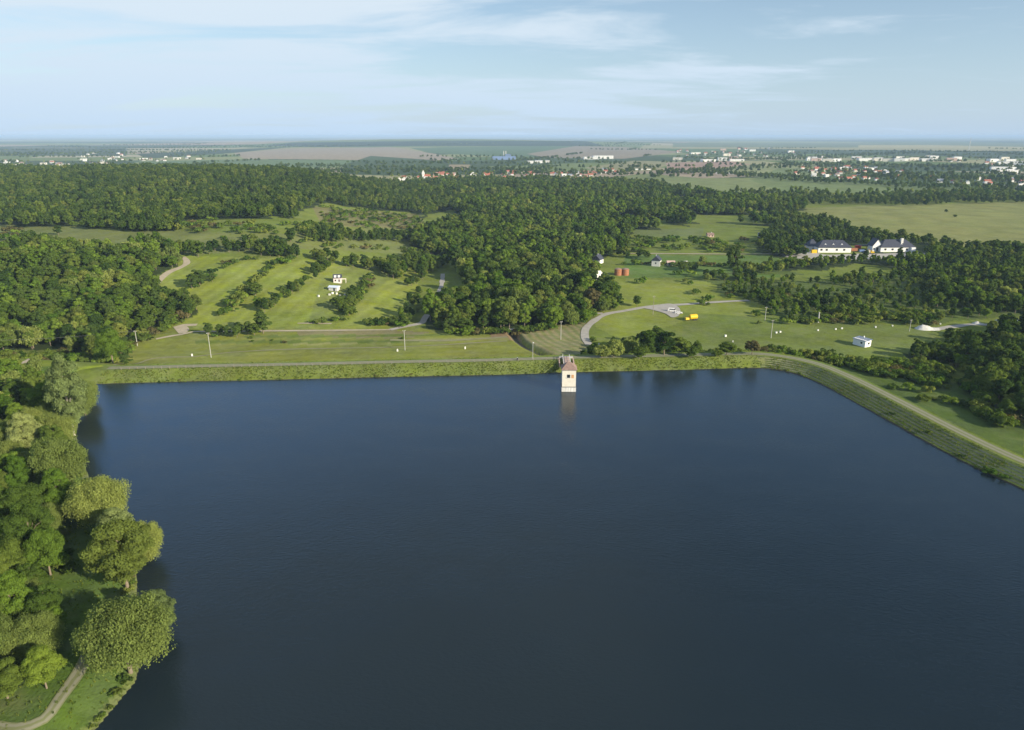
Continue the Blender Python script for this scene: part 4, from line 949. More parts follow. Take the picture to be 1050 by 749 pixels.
# footbridge from the tower to the crest
cr_ = ground(586, 371); bx0, by0 = tx+.6, ty+WD; L_b = 36.0-WD
fb = thing('footbridge', (bx0, by0, 0), 'pinkish concrete footbridge with pale railings joining the intake tower to the dam crest', 'footbridge', R(-1.5))
MB().box((0, L_b/2, 3.6), (3.2, L_b, .35)).build('deck', M['pinkconc'], fb)
for yy_ in (7, 15, 23): MB().box((0, yy_, 1.0), (2.4, .6, 5.0)).build('pier', M['concrete'], fb)
for sx_ in (-1, 1):
    rl = MB(); rl.box((sx_*1.5, L_b/2, 4.9), (.22, L_b, .14)); rl.box((sx_*1.5, L_b/2, 4.35), (.12, L_b, .10)); r_ = rl.build('railing', M['dirtywhite'], fb)
    for j in range(11): MB().box((sx_*1.5, .4+j*(L_b-.8)/10, 4.32), (.20, .20, 1.15)).build('post', M['dirtywhite'], r_)
MB().box((0, L_b+.4, 3.2), (6.4, 1.2, 1.2)).build('abutment', M['concrete'], fb)
for sx_ in (-1, 1): MB().box((sx_*3.2, L_b-3.8, 2.2), (.5, 8.5, 2.0)).build('wing_wall', M['pinkconc'], fb)
# ------------------------------------------------------------------ culvert and drain
p = ground(524.5, 343, False)
cv = thing('culvert', (p.x, p.y, p.z-.6), 'pale concrete drain mouth with a dark opening behind the dam', 'culvert', R(10))
MB().box((-2.2, 0, 1.5), (.6, 4, 3.6)).box((2.2, 0, 1.5), (.6, 4, 3.6)).box((0, 0, 3.5), (5.0, 4, .5)).build('frame', M['concrete'], cv)
MB().box((0, .6, 1.5), (3.8, 2.6, 3.4)).build('opening', M['glass'], cv)
# ------------------------------------------------------------------ fence on the crest
fpl = [p_ for p_ in offs(damw, 9.6) if p_[0] < 30 and p_[0] > damw[0][0]]
fpl = resample(fpl, 3.4); f0 = Vector((*fpl[0], 3.0))
fc = thing('guard_fence', f0, 'low pale guard fence running along the crest of the dam left of the tower', 'fence')
mb = MB()
for z_ in (.95, .5): mb.tube([(a-f0.x, b_-f0.y, z_) for a, b_ in fpl], .035, 4)
mb.build('rail', M['wood'], fc)
pm = MB().box((0, 0, .55), (.15, .15, 1.1)).mesh('post', M['wood'])
for a, b_ in fpl[:98]:
    o = flatmesh('post', pm, fc); o.location = (a-f0.x, b_-f0.y, 0)
# ------------------------------------------------------------------ poles and wires
def pole(px, py, h, m, label, arm=True, lamp=False, r=.16, grp='poles and masts behind the dam'):
    p = ground(px, py); t_ = thing('utility_pole', p, label, 'pole', R(15), grp)
    MB().tube([(0, 0, -1), (0, 0, h)], [r*1.25, r*.75], 8).build('shaft', m, t_)
    if arm:
        MB().box((0, 0, h-.6), (1.5, .12, .12)).build('crossarm', M['wood'], t_)
        for x_ in (-.65, 0, .65): MB().tube([(x_, 0, h-.5), (x_, 0, h-.15)], .07, 6).build('insulator', M['white'], t_)
    if lamp: MB().box((0, -.5, h), (.35, 1.2, .18)).build('lamp_head', M['white'], t_)
    return p+Vector((0, 0, h))
W1 = pole(141, 355, 8.5, M['palepole'], 'short pale utility pole between the hill wood and the sandy path')
W2 = pole(216.5, 366.8, 13, M['palepole'], 'tall pale utility pole on grass below the dirt path near the dark clump')
W3 = pole(415.3, 359.5, 11, M['palepole'], 'pale utility pole on the benches in front of the lane, left of the central wood')
W4 = pole(575, 348.5, 10.5, M['palepole'], 'pale utility pole on the mown ground in front of the central wood')
pole(546.3, 368.5, 8, M['palepole'], 'thin lamp post on the dam crest left of the intake tower', arm=False, lamp=True, r=.11)
W5 = pole(669.5, 323, 12, M['wood'], 'dark wooden utility pole beside the gravel lot')
W6 = pole(784.3, 329, 8.5, M['palepole'], 'pale pole in the scrub, farther of two right of the yellow tank')
W7 = pole(790.5, 347, 10.5, M['palepole'], 'pale pole on open grass, nearer of two right of the yellow tank')
pole(838.8, 331, 6.5, M['palepole'], 'short thick pale post at the scrub edge beyond the white hives', arm=False, r=.45)
W8 = pole(932.4, 340, 7, M['palepole'], 'thin pale pole between the white shed and the pale gravel heap')
def wire(a, b_, sag, label):
    n = 14; pts_ = [a.lerp(b_, i/n)-Vector((0, 0, sag*4*(i/n)*(1-i/n))) for i in range(n+1)]; o0 = a.copy()
    o = MB().tube([q-o0 for q in pts_], .045, 4).build('power_line', M['wire']); o.location = o0; tag(o, label, 'power line', 'power lines behind the dam')
W0 = ground(-60, 372)+Vector((0, 0, 9.5))
wire(W0, W1, 1.5, 'thin power line crossing in front of the left hill wood'); wire(W1, W2, 1.4, 'thin power line between the short and the tall pale poles on the left')
# ------------------------------------------------------------------ small white things
def hive(px, py, s, label, grp):
    s *= .58; p = ground(px, py); t_ = thing('beehive', p, label, 'beehive', R(rng.uniform(0, 90)), grp)
    MB().box((0, 0, .55*s), (1.0*s, .8*s, .9*s)).build('box', M['white'], t_); MB().box((0, 0, 1.05*s), (1.15*s, .95*s, .12*s)).build('lid', M['dirtywhite'], t_)
for px_, py_, s_, l_ in ((796,342,1.5,'white hive box, left of the touching pair near the pale poles'),(800,341.3,1.5,'white hive box, right of the touching pair near the pale poles'),(838.7,339.5,1.3,'white hive box on grass below the thick pale post'),
    (856.8,338.3,1.3,'white hive box, left one of two left of the white shed'),(863.2,337.6,1.4,'white hive box, right one of two left of the white shed'),(897.7,336.2,1.4,'white hive box on grass right behind the white shed'),
    (915,334.8,1.2,'white hive box between the white shed and the thin pole'),(964,333,1.3,'white box standing just beyond the pale gravel heap'),(743.8,345.5,1.7,'larger pale box on the meadow left of the nearer pale pole'),(751.5,351,1.2,'small white box low on the meadow behind the shrubs')):
    hive(px_, py_, s_, l_, 'white boxes on the meadow right of the tower')
for px_, py_, l_ in ((197,365.5,'small white marker stone beside the tall pale pole'),(407.6,360.5,'small white marker stone left of the pale pole near the lane'),(477,358,'small white marker stone on the grass in front of the central wood'),
    (614,354.5,'white marker post at the near end of the gravel road'),(682.5,353.5,'white marker among the trees of the clump behind the dam'),(530.5,369.5,'short marker post on the crest left of the lamp post')):
    p = ground(px_, py_); t_ = thing('marker_stone', p, l_, 'marker', 0, 'white markers behind the dam'); MB().box((0, 0, .55), (.7, .55, 1.3), taper=.8).build('stone', M['dark'] if px_ == 530.5 else M['white'], t_)
    MB().box((0, 0, 1.25), (.5, .4, .18), taper=.6).build('cap', M['dirtywhite'], t_)
# ------------------------------------------------------------------ buildings
def win(parent, c, w_, h_, face='y', m='glass'):
    d = (w_, .12, h_) if face == 'y' else (.12, w_, h_); o = MB().box(c, d).build('window', M[m], parent); return o
# white shed on the right
p = ground(889.5, 356)
sh = thing('shed', p, 'small white shed with a blue-grey sheet roof behind the right bend of the dam', 'shed', R(27))
MB().box((0, 3.6, 1.75), (4.6, 7.4, 3.7)).build('wall', M['white'], sh)
rb = MB(); rb.add([(-2.75,-.5,3.3),(2.85,-.5,3.75),(2.85,7.8,3.75),(-2.75,7.8,3.3),(-2.75,-.5,3.45),(2.85,-.5,3.9),(2.85,7.8,3.9),(-2.75,7.8,3.45)], [(3,2,1,0),(4,5,6,7),(0,1,5,4),(1,2,6,5),(2,3,7,6),(3,0,4,7)])
rr_ = rb.build('roof', M['bluemetal'], sh)
for i in range(7):
    MB().box((0, .2+i*1.15, 3.74), (5.3, .16, .12)).build('batten', M['greyroof'], rr_).rotation_euler = (0, R(-4.6), 0)
win(sh, (.4, -.12, 1.9), 1.3, 1.1); win(sh, (-2.33, 2.2, 2.0), 1.0, .9, 'x')
MB().box((2.2, 4.5, 4.2), (.5, .5, .9)).build('chimney', M['white'], sh)
# cottage on the terraces
p = ground(346, 290.5)
ct = thing('cottage', p, 'tiny white-pink cottage with two white dormers on the terraces', 'cottage', R(8))
MB().box((0, 2.6, 1.5), (5.2, 5.2, 4.2)).build('wall', mat('pale_pink_plaster', (.72,.60,.56), .9), ct); r_ = MB().gable((0, 2.6, 3.62), 5.2, 5.2, 2.2).build('roof', M['darkroof'], ct)
for x_ in (-1.3, 1.3):
    MB().box((x_, 1.0, 4.6), (1.5, 1.9, 1.4)).build('dormer', M['white'], r_)
win(ct, (-1.2, -.05, 1.9), .9, 1.1); win(ct, (1.3, -.05, 1.7), .9, 1.6)
p = ground(341.5, 298.5)
an = thing('garden_shed', p, 'pale shed with a light blue-grey sheet roof in front of the tiny cottage', 'shed', R(-12))
MB().box((0, 2, 1.1), (6.0, 4.4, 2.6)).build('wall', M['dirtywhite'], an); MB().gable((0, 2, 2.45), 6.2, 4.6, .9).build('roof', mat('pale_sheet', (.62,.68,.76), .5, .15, 1), an); MB().box((1, -.25, 1.0), (1.0, .1, 2.0)).build('door', M['dark'], an)
p = ground(352.5, 290.5)
pg = thing('pergola', p, 'thin cream wooden pergola frame right of the tiny cottage', 'pergola', R(5))
for x_ in (-1.4, 1.4):
    for y_ in (0, 2.4): MB().box((x_, y_, 1.3), (.2, .2, 2.8)).build('post', M['cream'], pg)
for y_ in (0, .8, 1.6, 2.4): MB().box((0, y_, 2.78), (3.3, .18, .18)).build('beam', M['cream'], pg)
for i, (px_, py_, c_) in enumerate(((338,303,'dirtywhite'),(341,301.5,'white'),(345,302,'cream'),(348.6,304.3,'cream'),(353.6,303.4,'dirtywhite'),(326.5,304.5,'white'))):
    p = ground(px_, py_); t_ = thing('garden_box', p, ['grey-white heap of boxes farthest left in the cottage garden','white box right in front of the pale garden shed','cream box at the right foot of the pale garden shed','yellowish box beside the tree below the cottage','pale box at the hedge right of the cottage','white post-like box alone left of the cottage garden'][i], 'box', R(i*30), 'boxes in the cottage garden')
    MB().box((0, 0, .5), (1.3, .9, 1.1)).build('body', M[c_], t_); MB().box((0, 0, 1.1), (1.4, 1.0, .1)).build('lid', M['dirtywhite'], t_)
# houses among the trees right of the central wood
def house(px, py, L_, W, h, rh, wall, roof, label, rz=0, nwin=2, grp=None, gable_front=False, name='house', lift=0, chim=True):
    p = ground(px, py); t_ = thing(name, (p.x, p.y, p.z+lift), label, 'house' if name == 'house' else name.replace('_', ' '), R(rz), grp)
    wb = MB(); wb.box((0, 0, h/2-.5-lift/2), (L_, W, h+1+lift)); 
    for s_ in (-1, 1):
        x_ = s_*(L_/2-.1); wb.add([(x_, -W/2, h), (x_, W/2, h), (x_, 0, h+rh-.1)], [(0, 1, 2)] if s_ > 0 else [(2, 1, 0)])
    wb.build('wall', M[wall], t_); r_ = MB().gable((0, 0, h+.05), L_, W, rh).build('roof', M[roof], t_)
    if chim: MB().box((L_*.22, W*.12, h+rh*.9), (.7, .7, 1.6)).build('chimney', M['dirtywhite'], r_)
    for i in range(nwin):
        x_ = (i+.5)/nwin*L_-L_/2; win(t_, (x_, -W/2-.02, h*.55), 1.1, 1.3)
        win(t_, (L_/2+.02, 0, h*.55), 1.1, 1.3, 'x') if i == 0 else None
        if i == 0: win(t_, (-L_/2-.02, 0, h*.55), 1.1, 1.3, 'x')
    return t_
house(613, 270, 8, 7, 3.4, 4.2, 'white', 'darkroof', 'white-gabled house with a dark steep roof peeking out of the central wood', rz=60, lift=0)
house(612.5, 288, 5.0, 4.0, 5.0, 1.6, 'white', 'dirtywhite', 'small all-white hut at the right edge of the central wood', rz=30, nwin=1, name='hut', chim=False, lift=1)
house(673, 272.5, 8.5, 7, 5, 3.6, 'dirtywhite', 'darkroof', 'grey-walled house with dark gable beside the meadow lane, right of the rusty tanks', rz=70)
house(687.5, 272, 6.5, 4.5, 2.4, 1.5, 'cream', 'pinkconc', 'low hut with a pinkish roof right of the grey-walled house', nwin=2, name='hut', chim=False)
house(703, 271, 2.2, 2.0, 2.0, .8, 'white', 'dirtywhite', 'tiny white kiosk right of the pinkish-roofed hut', nwin=1, name='kiosk', chim=False)
house(728, 243, 7, 6, 2.6, 1.8, 'pinkconc', 'brownroof', 'small pinkish house with a brown roof in the bushes beyond the meadow lane', nwin=2)
house(782, 243, 9, 6, 3, 2.0, 'dirtywhite', 'greyroof', 'small grey-roofed house beyond the meadow lane, left of the building yard', nwin=2)
for i, px_ in enumerate((633.6, 641)):
    p = ground(px_, 282.3); t_ = thing('storage_tank', p, ['rusty orange round tank, left one of the touching pair in the meadow','rusty orange round tank, right one of the touching pair in the meadow'][i], 'tank', 0, 'pair of rusty tanks')
    MB().tube([(0, 0, -.5), (0, 0, 5.0)], 2.9, 24).build('shell', M['orange'], t_); MB().tube([(0, 0, 5.0), (0, 0, 5.7)], [3.0, 1.0], 24).build('roof', M['brownroof'], t_)
    for z_ in (1.6, 3.3): MB().tube([(0, 0, z_), (0, 0, z_+.12)], 2.97, 24).build('hoop', M['brownroof'], t_)
# yellow tank trailer and two white cars
p = ground(708.5, 328.5); t_ = thing('tank_trailer', p, 'bright yellow tank trailer parked on the grass right of the gravel lot', 'trailer', R(12))
MB().tube([(-1.2, 0, 2.0), (-.9, 0, 2.05), (3.4, 0, 2.15), (3.8, 0, 2.15)], [1.0, 1.5, 1.6, 1.2], 18).build('tank', M['yellow'], t_)
MB().box((-2.6, 0, 1.2), (2.4, 2.0, 1.2), taper=.8).build('engine_box', M['yellow'], t_); MB().box((.4, 0, .55), (7.4, 1.2, .25)).build('chassis', M['dark'], t_)
for x_ in (1.6, 2.8):
    for y_ in (-1.1, 1.1): MB().tube([(x_, y_-.15, .45), (x_, y_+.15, .45)], .5, 14).build('wheel', M['dark'], t_)
def car(px, py, rz, label, h=1.45, L_=4.4, body='white', cat='car', name='parked_car', van=False, grp='white cars on the gravel lot'):
    p = ground(px, py); t_ = thing(name, p, label, cat, R(rz), grp)
    mb = MB(); mb.box((0, 0, .62), (L_, 1.8, .7)); mb.box((-.15 if not van else -.4, 0, .97+(h-.97)/2), (L_*(.55 if not van else .78), 1.62, h-.97), taper=.86); mb.build('body', M[body], t_)
    MB().box((-.15 if not van else .2, 0, 1.0+(h-1.0)*.42), (L_*(.565 if not van else .7), 1.66, (h-1.0)*.5), taper=.93).build('windows', M['glass'], t_)
    for x_ in (-L_*.31, L_*.31):
        for y_ in (-.85, .85):
            w_ = MB().tube([(x_, y_-.1, .33), (x_, y_+.1, .33)], .33, 12).build('wheel', M['dark'], t_)
    for y_ in (-.6, .6): MB().box((L_/2+.01, y_, .7), (.05, .35, .18)).build('headlight', M['glass'], t_)
car(689, 319.6, -18, 'white van, left one of the two vehicles on the gravel lot', 2.2, 5.2, cat='van', name='parked_van', van=True); car(696, 321.8, -12, 'white car, right one of the two vehicles on the gravel lot')
# ------------------------------------------------------------------ building site
def bigbuilding(px, py, L_, W, h, rh, hip, label, rz, dorm=(), wins=(), doors=(), towr=None):
    p = ground(px, py); t_ = thing('building', p, label, 'building', R(rz), 'dark-roofed buildings of the yard')
    MB().box((0, W/2, h/2-.5), (L_, W, h+1)).build('wall', M['white'], t_)
    r_ = MB().gable((0, W/2, h+.05), L_, W, rh, over=.7, hip=hip).build('roof', M['darkroof'], t_)
    for x_ in dorm:
        mb = MB(); y0 = W*.14; z0 = h+rh*.25; mb.add([(x_-1.5, y0, z0), (x_+1.5, y0, z0), (x_, y0, z0+2.0), (x_-1.5, y0+3.5, z0), (x_+1.5, y0+3.5, z0), (x_, y0+3.8, z0+2.0)], [(0, 1, 2), (1, 4, 5, 2), (0, 2, 5, 3), (3, 5, 4)])
        MBf = mb.build('dormer', M['white'], r_); mb2 = MB(); mb2.box((x_, y0-.05, z0+.65), (.9, .08, .8)); mb2.build('window', M['glass'], r_)
    for x_ in wins: win(t_, (x_, -.03, h*.55), 2.0, 1.7)
    for x_ in doors: MB().box((x_, -.03, h*.35), (1.6, .12, 2.6)).build('door', M['dark'], t_)
    return t_
bigbuilding(855.5, 259.3, 31, 14, 4.9, 6.2, 7, 'long white building with a dark hipped roof and three little white dormers', -1, dorm=(-8.5, -1, 7), wins=(-12.5, -7.5, 2, 9))
p = ground(834, 257.5); b2 = thing('annex', p, 'dark-roofed annex joining the left end of the long white building', 'annex', R(-1)); MB().box((0, 6, 2), (9, 12, 5)).build('wall', M['dirtywhite'], b2); MB().gable((0, 6, 4.6), 9, 12, 6.0, hip=4).build('roof', M['darkroof'], b2); win(b2, (0, -.03, 2), 2, 1.6)
bB = bigbuilding(920, 258.6, 33, 13, 4.6, 6.5, 7, 'white building with a dark hipped roof and pale chimney at the right of the yard', 2, dorm=(4,), wins=(-12, -5, 9, 14), doors=(3,))
MB().box((5, 4, 9), (2.2, 2.2, 7)).build('chimney', M['dirtywhite'], bB); MB().box((14, -1.4, 2.0), (4, 3, 5)).build('porch', M['white'], bB)
p = ground(899, 258); b3 = thing('building', p, 'building with a tall white front gable between the two long dark-roofed ones', 'building', R(0), 'dark-roofed buildings of the yard')
mb = MB(); mb.box((0, 5, 2.4), (9, 10, 5.8)); mb.add([(-4.5, -.02, 5.3), (4.5, -.02, 5.3), (0, -.02, 11.5)], [(0, 1, 2)]); mb.build('wall', M['white'], b3)
mb = MB(); mb.add([(-5.2,-.5,4.9),(0,-.5,12.0),(0,11,12.0),(-5.2,11,4.9),(5.2,-.5,4.9),(5.2,11,4.9)], [(0,1,2,3),(4,5,2,1)]); o = mb.build('roof', M['darkroof'], b3); sd = o.modifiers.new('thick', 'SOLIDIFY'); sd.thickness = .25
MB().box((0, -.1, 2.2), (2.2, .14, 3.4)).build('door', M['dark'], b3); win(b3, (-3, -.05, 2.6), 1.2, 1.4); win(b3, (3, -.05, 2.6), 1.2, 1.4)
p = ground(888, 256.5); pr = thing('canopy', p, 'dark flat canopy on posts left of the tall white gable', 'canopy'); MB().box((0, 3, 4.2), (13, 6, .4)).build('roof', M['darkroof'], pr)
for x_ in (-5.8, 0, 5.8): MB().box((x_, .3, 1.9), (.35, .35, 4.2)).build('post', M['orange'], pr)
def container(px, py, L_, h, m, label, grp, rz=0, roofm=None):
    p = ground(px, py); t_ = thing('container', p, label, 'container', R(rz), grp); MB().box((0, 0, h/2), (L_, 2.5, h)).build('body', M[m], t_)
    for i in range(int(L_/1.0)): MB().box((-L_/2+.5+i*1.0, -1.27, h/2), (.12, .06, h*.9)).build('rib', M[m], t_)
    MB().box((L_/2+.02, 0, h/2), (.06, 2.0, h*.85)).build('door', M['dark'], t_)
container(834.5, 259.8, 4.8, 3.2, 'yellow', 'bright yellow container at the left corner of the long white building', 'containers in the yard')
container(828, 257.3, 5.0, 2.4, 'yellow', 'yellow container tucked behind the brighter one at the yard\'s left', 'containers in the yard', 10)
container(875.5, 257.4, 6, 2.6, 'orange', 'orange-brown container right of the long white building', 'containers in the yard', 5); container(879.5, 254.8, 5.5, 2.8, 'red', 'red container standing behind the orange one in the yard', 'containers in the yard', -8)
container(883.5, 258.6, 4.5, 2.2, 'blue', 'pale blue container in the middle of the yard', 'containers in the yard'); container(890, 259.2, 5.5, 2.0, 'cream', 'cream container left of the tall white gable', 'containers in the yard', 3)
def digger(px, py, rz, label):
    p = ground(px, py); t_ = thing('excavator', p, label, 'excavator', R(rz), 'yellow machines in the yard')
    for y_ in (-1.0, 1.0): MB().box((0, y_, .45), (3.8, .6, .9), taper=.85).build('track', M['dark'], t_)
    MB().box((-.3, 0, 1.6), (3.0, 2.3, 1.2)).build('body', M['yellow'], t_); cb = MB().box((.7, .6, 2.6), (1.3, 1.1, 1.5), taper=.9).build('cab', M['yellow'], t_); MB().box((.8, .6, 2.8), (1.35, 1.15, .7)).build('window', M['glass'], cb)
    a_ = MB().tube([(1.2, -.3, 2.0), (3.0, -.3, 4.2), (5.0, -.3, 2.6), (5.2, -.3, 1.0)], [.28, .25, .2, .15], 6).build('arm', M['yellow'], t_); MB().box((5.2, -.3, .6), (.9, .9, .8), taper=1.2).build('bucket', M['dark'], a_)
digger(822.5, 257.5, 20, 'yellow excavator at the left end of the yard, arm towards the building'); digger(894, 260.5, 170, 'yellow excavator in front of the tall white gable')
# ------------------------------------------------------------------ heaps and the barn at the right edge
def heap(px, py, L_, W, h, label, sd, grp):
    p = ground(px, py, False); n = 26; m_ = 14; V_ = []; g = np.random.default_rng(sd)
    for i in range(n+1):
        for j in range(m_+1):
            a = i/n*2-1; b_ = j/m_*2-1; r_ = max(0, 1-math.hypot(a, b_)); pk = max(0, 1-math.hypot((a+.45)*1.6, b_*1.2)); V_.append((a*L_/2, b_*W/2, -.3+h*(.35*r_**.7+.75*pk)*(.9+.3*g.random())*(1 if r_ > 0 else 0)))
    F_ = np.array([(i*(m_+1)+j, (i+1)*(m_+1)+j, (i+1)*(m_+1)+j+1, i*(m_+1)+j+1) for i in range(n) for j in range(m_)])
    o = bpy.data.objects.new('gravel_heap', npmesh('gravel_heap', np.array(V_), F_, M['gravelwhite'], True)); COL.objects.link(o); o.location = p; fix_up(o); tag(o, label, 'gravel heap', grp)
heap(953, 337.5, 17, 10, 3.0, 'big pale gravel heap with a peak at its left end beyond the white shed', 1, 'pale gravel heaps'); heap(1005, 332.5, 10, 7, 2.0, 'lower pale gravel heap on the dirt track near the right edge', 2, 'pale gravel heaps')
p = ground(1040, 337); t_ = thing('barn', p, 'long low barn with a pale grey sheet roof at the right edge of the picture', 'barn', R(-4)); MB().box((2, 4, 1.2), (17, 8, 3.4)).build('wall', M['concrete'], t_); MB().gable((2, 4, 2.95), 17, 8, 1.5).build('roof', M['gravelwhite'], t_); win(t_, (0, -.03, 1.4), 2, 1.2); win(t_, (6, -.03, 1.4), 2, 1.2)
p = ground(952, 281); 
# ------------------------------------------------------------------ villages on the plain
def hmesh(nm, L_, W, h, rh, wall, roof, flat=False):
    wb = MB(); wb.box((0, 0, h/2-.5), (L_, W, h+1)); n = max(2, int(L_/4)); fl = max(1, int(h/3))
    for f_ in range(fl):
        for i in range(n): wb.box(((i+.5)/n*L_-L_/2, -W/2-.03, (f_+.55)*h/fl), (1.2, .1, 1.3), 1)
    if not flat: 
        for s_ in (-1, 1):
            x_ = s_*(L_/2-.1); wb.add([(x_, -W/2, h), (x_, W/2, h), (x_, 0, h+rh-.1)], [(0, 1, 2)] if s_ > 0 else [(2, 1, 0)])
    wm_ = wb.mesh('wall', [M[wall], M['glass']])
    rm_ = (MB().box((0, 0, h+.2), (L_+.6, W+.6, .5)) if flat else MB().gable((0, 0, h+.05), L_, W, rh)).mesh('roof', M[roof]); return wm_, rm_
HT = {}
for wl_ in ('white', 'cream', 'dirtywhite'):
    for rf_ in ('redroof', 'brownroof', 'greyroof', 'dirtywhite'): HT['house', wl_, rf_] = hmesh('house', 13, 9, 4.5, 3.6, wl_, rf_)
for wl_ in ('white', 'cream', 'pinkconc'): HT['apartment_block', wl_, 'greyroof'] = hmesh('b', 42, 13, 13, 0, wl_, 'greyroof', True)
for wl_ in ('white', 'blue', 'dirtywhite'): HT['warehouse', wl_, 'greyroof'] = hmesh('b', 60, 26, 9, 0, wl_, 'greyroof' if wl_ != 'white' else 'white', True)
RW = {'redroof': 'red-roofed', 'brownroof': 'brown-roofed', 'greyroof': 'grey-roofed', 'dirtywhite': 'pale-roofed'}; WW = {'white': 'white', 'cream': 'cream', 'dirtywhite': 'grey-white', 'pinkconc': 'pinkish', 'blue': 'blue'}
def put(kind, x, y, wl_, rf_, s, rz, label, grp):
    wm_, rm_ = HT[kind, wl_, rf_]; o = bpy.data.objects.new(kind, wm_); COL.objects.link(o); o.location = (x, y, float(H(np.array([x]), np.array([y]))[0])); o.rotation_euler = (0, 0, rz); o.scale = (s, s, s*.95 if kind != 'house' else s)
    r_ = flatmesh('roof', rm_, o); tag(o, label, kind.replace('_', ' '), grp); return o
VILL = [ # polygon, count, share of blocks, where
 ([(428,184),(440,179),(474,178),(474,185),(455,189),(430,188)], 26, 0, 'by the white church', .75), ([(402,182),(428,183),(426,187),(400,186)], 5, 0, 'left of the white church', .5),
 ([(480,180),(545,176),(548,181),(510,185),(482,186)], 22, 0, 'in the middle of the valley village', .6), ([(562,178),(600,175),(616,181),(616,188),(590,190),(562,187)], 32, 0, 'at the right end of the valley village', .7),
 ([(610,176),(632,174),(632,179),(612,180)], 6, 0, 'on the road right of the valley village', .5),
 ([(690,155),(735,152),(790,153),(790,162),(740,161),(695,160)], 28, .1, 'in the far settlement in the middle of the plain', .4), ([(690,164),(765,163),(765,166),(690,166)], 10, .6, 'along the road before the far settlement', .4),
 ([(812,174),(840,171),(900,173),(930,176),(925,184),(880,187),(850,184),(815,180)], 48, 0, 'at the near edge of the right-hand town', .6), ([(831,163.5),(960,162),(960,166.5),(831,167)], 26, .85, 'in the long row of the right-hand town', .3),
 ([(950,162),(1055,160),(1055,174),(980,172)], 20, .5, 'at the far right of the right-hand town', .3), ([(1020,172),(1055,172),(1055,179),(1025,179)], 5, .9, 'at the right edge of the picture in the town', .2),
 ([(930,184),(1055,180),(1055,194),(1000,192),(930,188)], 16, .05, 'among the dark trees before the right-hand town', .3), ([(800,157),(850,155),(850,162),(805,163)], 7, .3, 'at the left end of the right-hand town', .3),
 ([(0,165.5),(26,164),(26,171),(0,171)], 9, .5, 'in the leftmost cluster beyond the forest ridge', .2), ([(36,166),(66,166),(72,172),(38,172)], 9, .4, 'in the second cluster beyond the forest ridge', .2),
 ([(72,156),(128,156),(128,166),(100,173),(88,170)], 22, .3, 'on the slope of the town beyond the forest ridge', .3), ([(140,163),(205,160),(205,164),(140,167)], 13, .5, 'in the row right of the town beyond the ridge', .2)]
nb_ = 0
for poly, n, blk, wh, red in VILL:
    cnt = 0; tries = 0; a0 = min(p_[0] for p_ in poly); a1 = max(p_[0] for p_ in poly); b0 = min(p_[1] for p_ in poly); b1 = max(p_[1] for p_ in poly); used = []
    while cnt < n and tries < 3000:
        tries += 1; u_, v_ = rng.uniform(a0, a1), rng.uniform(b0, b1)
        if not inpoly([u_], [v_], poly)[0]: continue
        q = ground(u_, v_, False)
        if any(abs(q.x-e[0]) < 13 and abs(q.y-e[1]) < 22 for e in used): continue
        used.append((q.x, q.y)); cnt += 1; isb = rng.uniform() < blk; sc = max(1.0, q.y/3600)
        wl_ = ['white', 'cream', 'dirtywhite'][rng.choice(3, p=[.6, .25, .15])]
        if isb: kind = 'apartment_block' if rng.uniform() < .75 else 'warehouse'; wl_ = ['white', 'cream', 'pinkconc'][rng.choice(3, p=[.6, .25, .15])] if kind == 'apartment_block' else 'white'; rf_ = 'greyroof'; sz = 1.0 if a0 > 230 else .55; wl_ = wl_ if a0 > 230 or kind == 'warehouse' else 'cream'
        else: kind = 'house'; rf_ = 'redroof' if rng.uniform() < red else ['brownroof', 'greyroof', 'dirtywhite'][rng.integers(3)]; sz = rng.uniform(.8, 1.15)*sc
        w_ = (RW[rf_]+' ' if not isb else '')+WW[wl_]+' '+kind.replace('_', ' ')
        put(kind, q.x, q.y, wl_, rf_, sz, rng.choice([0.05, .2, -.15, 1.4, 1.6]) if not isb else rng.uniform(-.25, .25), 'small '+w_+' '+wh if kind == 'house' else w_+' '+wh, kind.replace('_', ' ')+'s '+wh); nb_ += 1
        # garden trees round the houses
        for k_ in range(3): spot = (q.x+rng.normal()*22, q.y+rng.normal()*30); gtrees.append((*spot, rng.uniform(.55, .95)*sc**.5))
for px_, py_, kind, wl_, s, lab in ((548,167.5,'warehouse','white',1.0,'pair of joined white halls right of the blue factory'),(556,166.8,'warehouse','dirtywhite',1.0,'grey-white hall right of the blue factory'),(606,163.5,'warehouse','white',1.2,'white hall, left one of the long pair above the valley village'),(618,163,'warehouse','white',1.6,'white hall, right one of the long pair above the valley village'),
     (635.5,177,'warehouse','white',.38,'big white barn right of the valley village'),(655,174.5,'warehouse','white',.42,'white cube-like farm building alone in the fields'),(664.5,174.3,'warehouse','white',.3,'smaller white farm building right of the cube-like one'),
     (1036,178,'apartment_block','dirtywhite2',1.5,'')):
    if not lab: continue
    q = ground(px_, py_, False); put(kind, q.x, q.y, wl_, 'greyroof', s, 0.05, lab, 'white halls on the plain')
q = ground(434.2, 184.5, False); ch = thing('church', q, 'white church with a slender pointed tower at the left of the valley village', 'church'); MB().box((0, 0, 8), (6, 6, 18)).build('tower', M['white'], ch); MB().box((0, 0, 20.5), (6.4, 6.4, 7), taper=.06).build('spire', M['dirtywhite'], ch); MB().box((10, 0, 4), (15, 9, 9)).build('nave', M['white'], ch); MB().gable((10, 0, 8.55), 15, 9, 4.5).build('roof', M['redroof'], ch); win(ch, (0, -3.05, 14), 1.6, 2.6)
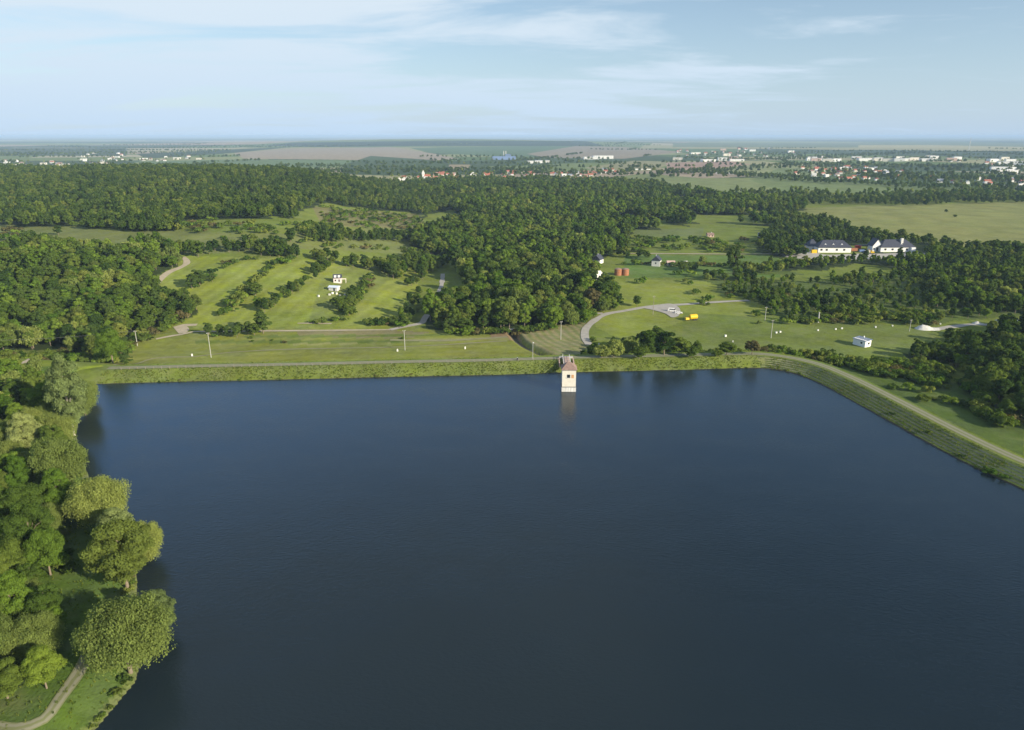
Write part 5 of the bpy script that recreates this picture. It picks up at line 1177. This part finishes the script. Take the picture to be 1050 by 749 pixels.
q = ground(517, 164, False); fa = thing('factory', q, 'blue factory with two chimneys far behind the central wood', 'factory', R(3)); MB().box((0, 15, 7), (105, 30, 15)).build('hall', M['blue'], fa); MB().box((-45, 10, 4), (28, 24, 9)).build('side_hall', M['bluemetal'], fa); MB().box((18, 12, 12), (26, 20, 25)).build('silo_block', M['bluemetal'], fa)
for x_ in (-2, 8): MB().tube([(x_, 10, 0), (x_, 10, 38)], [2.2, 1.5], 10).build('chimney', M['dirtywhite'], fa)
q = ground(993, 156, False); mm = thing('radio_mast', q, 'thin pale mast sticking up beyond the right-hand town', 'mast'); MB().tube([(0, 0, 0), (0, 0, 95)], [2.5, 1.0], 6).build('shaft', M['dirtywhite'], mm); MB().tube([(0, 0, 60), (0, 0, 66)], 4, 8).build('platform', M['dirtywhite'], mm)
gt = [(x_, y_, float(H(np.array([x_]), np.array([y_]))[0]), int(rng.integers(len(names))), s_, s_, float(rng.uniform(0, 6))) for x_, y_, s_ in gtrees]
go_ = scatter_object('garden_trees', gt, [TPL[n_, 3][0] for n_ in names]); tag(go_, 'mass of small trees filling the gardens of the far villages', 'trees', kind='stuff')
print('houses', nb_)

# ---- labels shared by several things get their place among them
ORD = ['leftmost','second from left','third from left','fourth from left','fifth from left','sixth from left','seventh from left','eighth from left','ninth from left','tenth from left','eleventh from left','twelfth from left']+['%s from left' % w_ for w_ in ('thirteenth','fourteenth','fifteenth','sixteenth','seventeenth','eighteenth','nineteenth','twentieth','twenty-first','twenty-second','twenty-third','twenty-fourth','twenty-fifth','twenty-sixth')]
bylab = {}
for o in COL.objects:
    if o.parent is None and o.get('label'): bylab.setdefault(o['label'], []).append(o)
for q, os_ in bylab.items():
    if len(os_) < 2 or len(os_) > len(ORD): continue
    os_.sort(key=lambda o: project(np.float64(o.location.x), np.float64(o.location.y), np.float64(o.location.z))[0])
    for i, o in enumerate(os_):
        nl = q+', '+ORD[i]
        if len(nl.split()) > 16: nl = nl.replace('large ', '').replace('small ', '').replace('tree ', 'tree ')
        if len(nl.split()) > 16: nl = nl.replace('the ', '', 1)
        o['label'] = nl
# ------------------------------------------------------------------ haze
hm = bpy.data.materials.new('haze'); hm.use_nodes = True; t = hm.node_tree; t.nodes.clear()
o_ = nd(t, 'ShaderNodeOutputMaterial'); pv = nd(t, 'ShaderNodeVolumePrincipled'); pv.inputs['Density'].default_value = HAZE
pv.inputs['Color'].default_value = (.56,.76,.99,1); pv.inputs['Anisotropy'].default_value = -.05
t.links.new(pv.outputs[0], o_.inputs['Volume'])
try: hm.cycles.homogeneous_volume = True
except Exception: pass
hb = MB().box((0, 0, (HTOP-22)/2), (170000, 170000, HTOP+22)).build('haze', hm); tag(hb, kind='stuff')
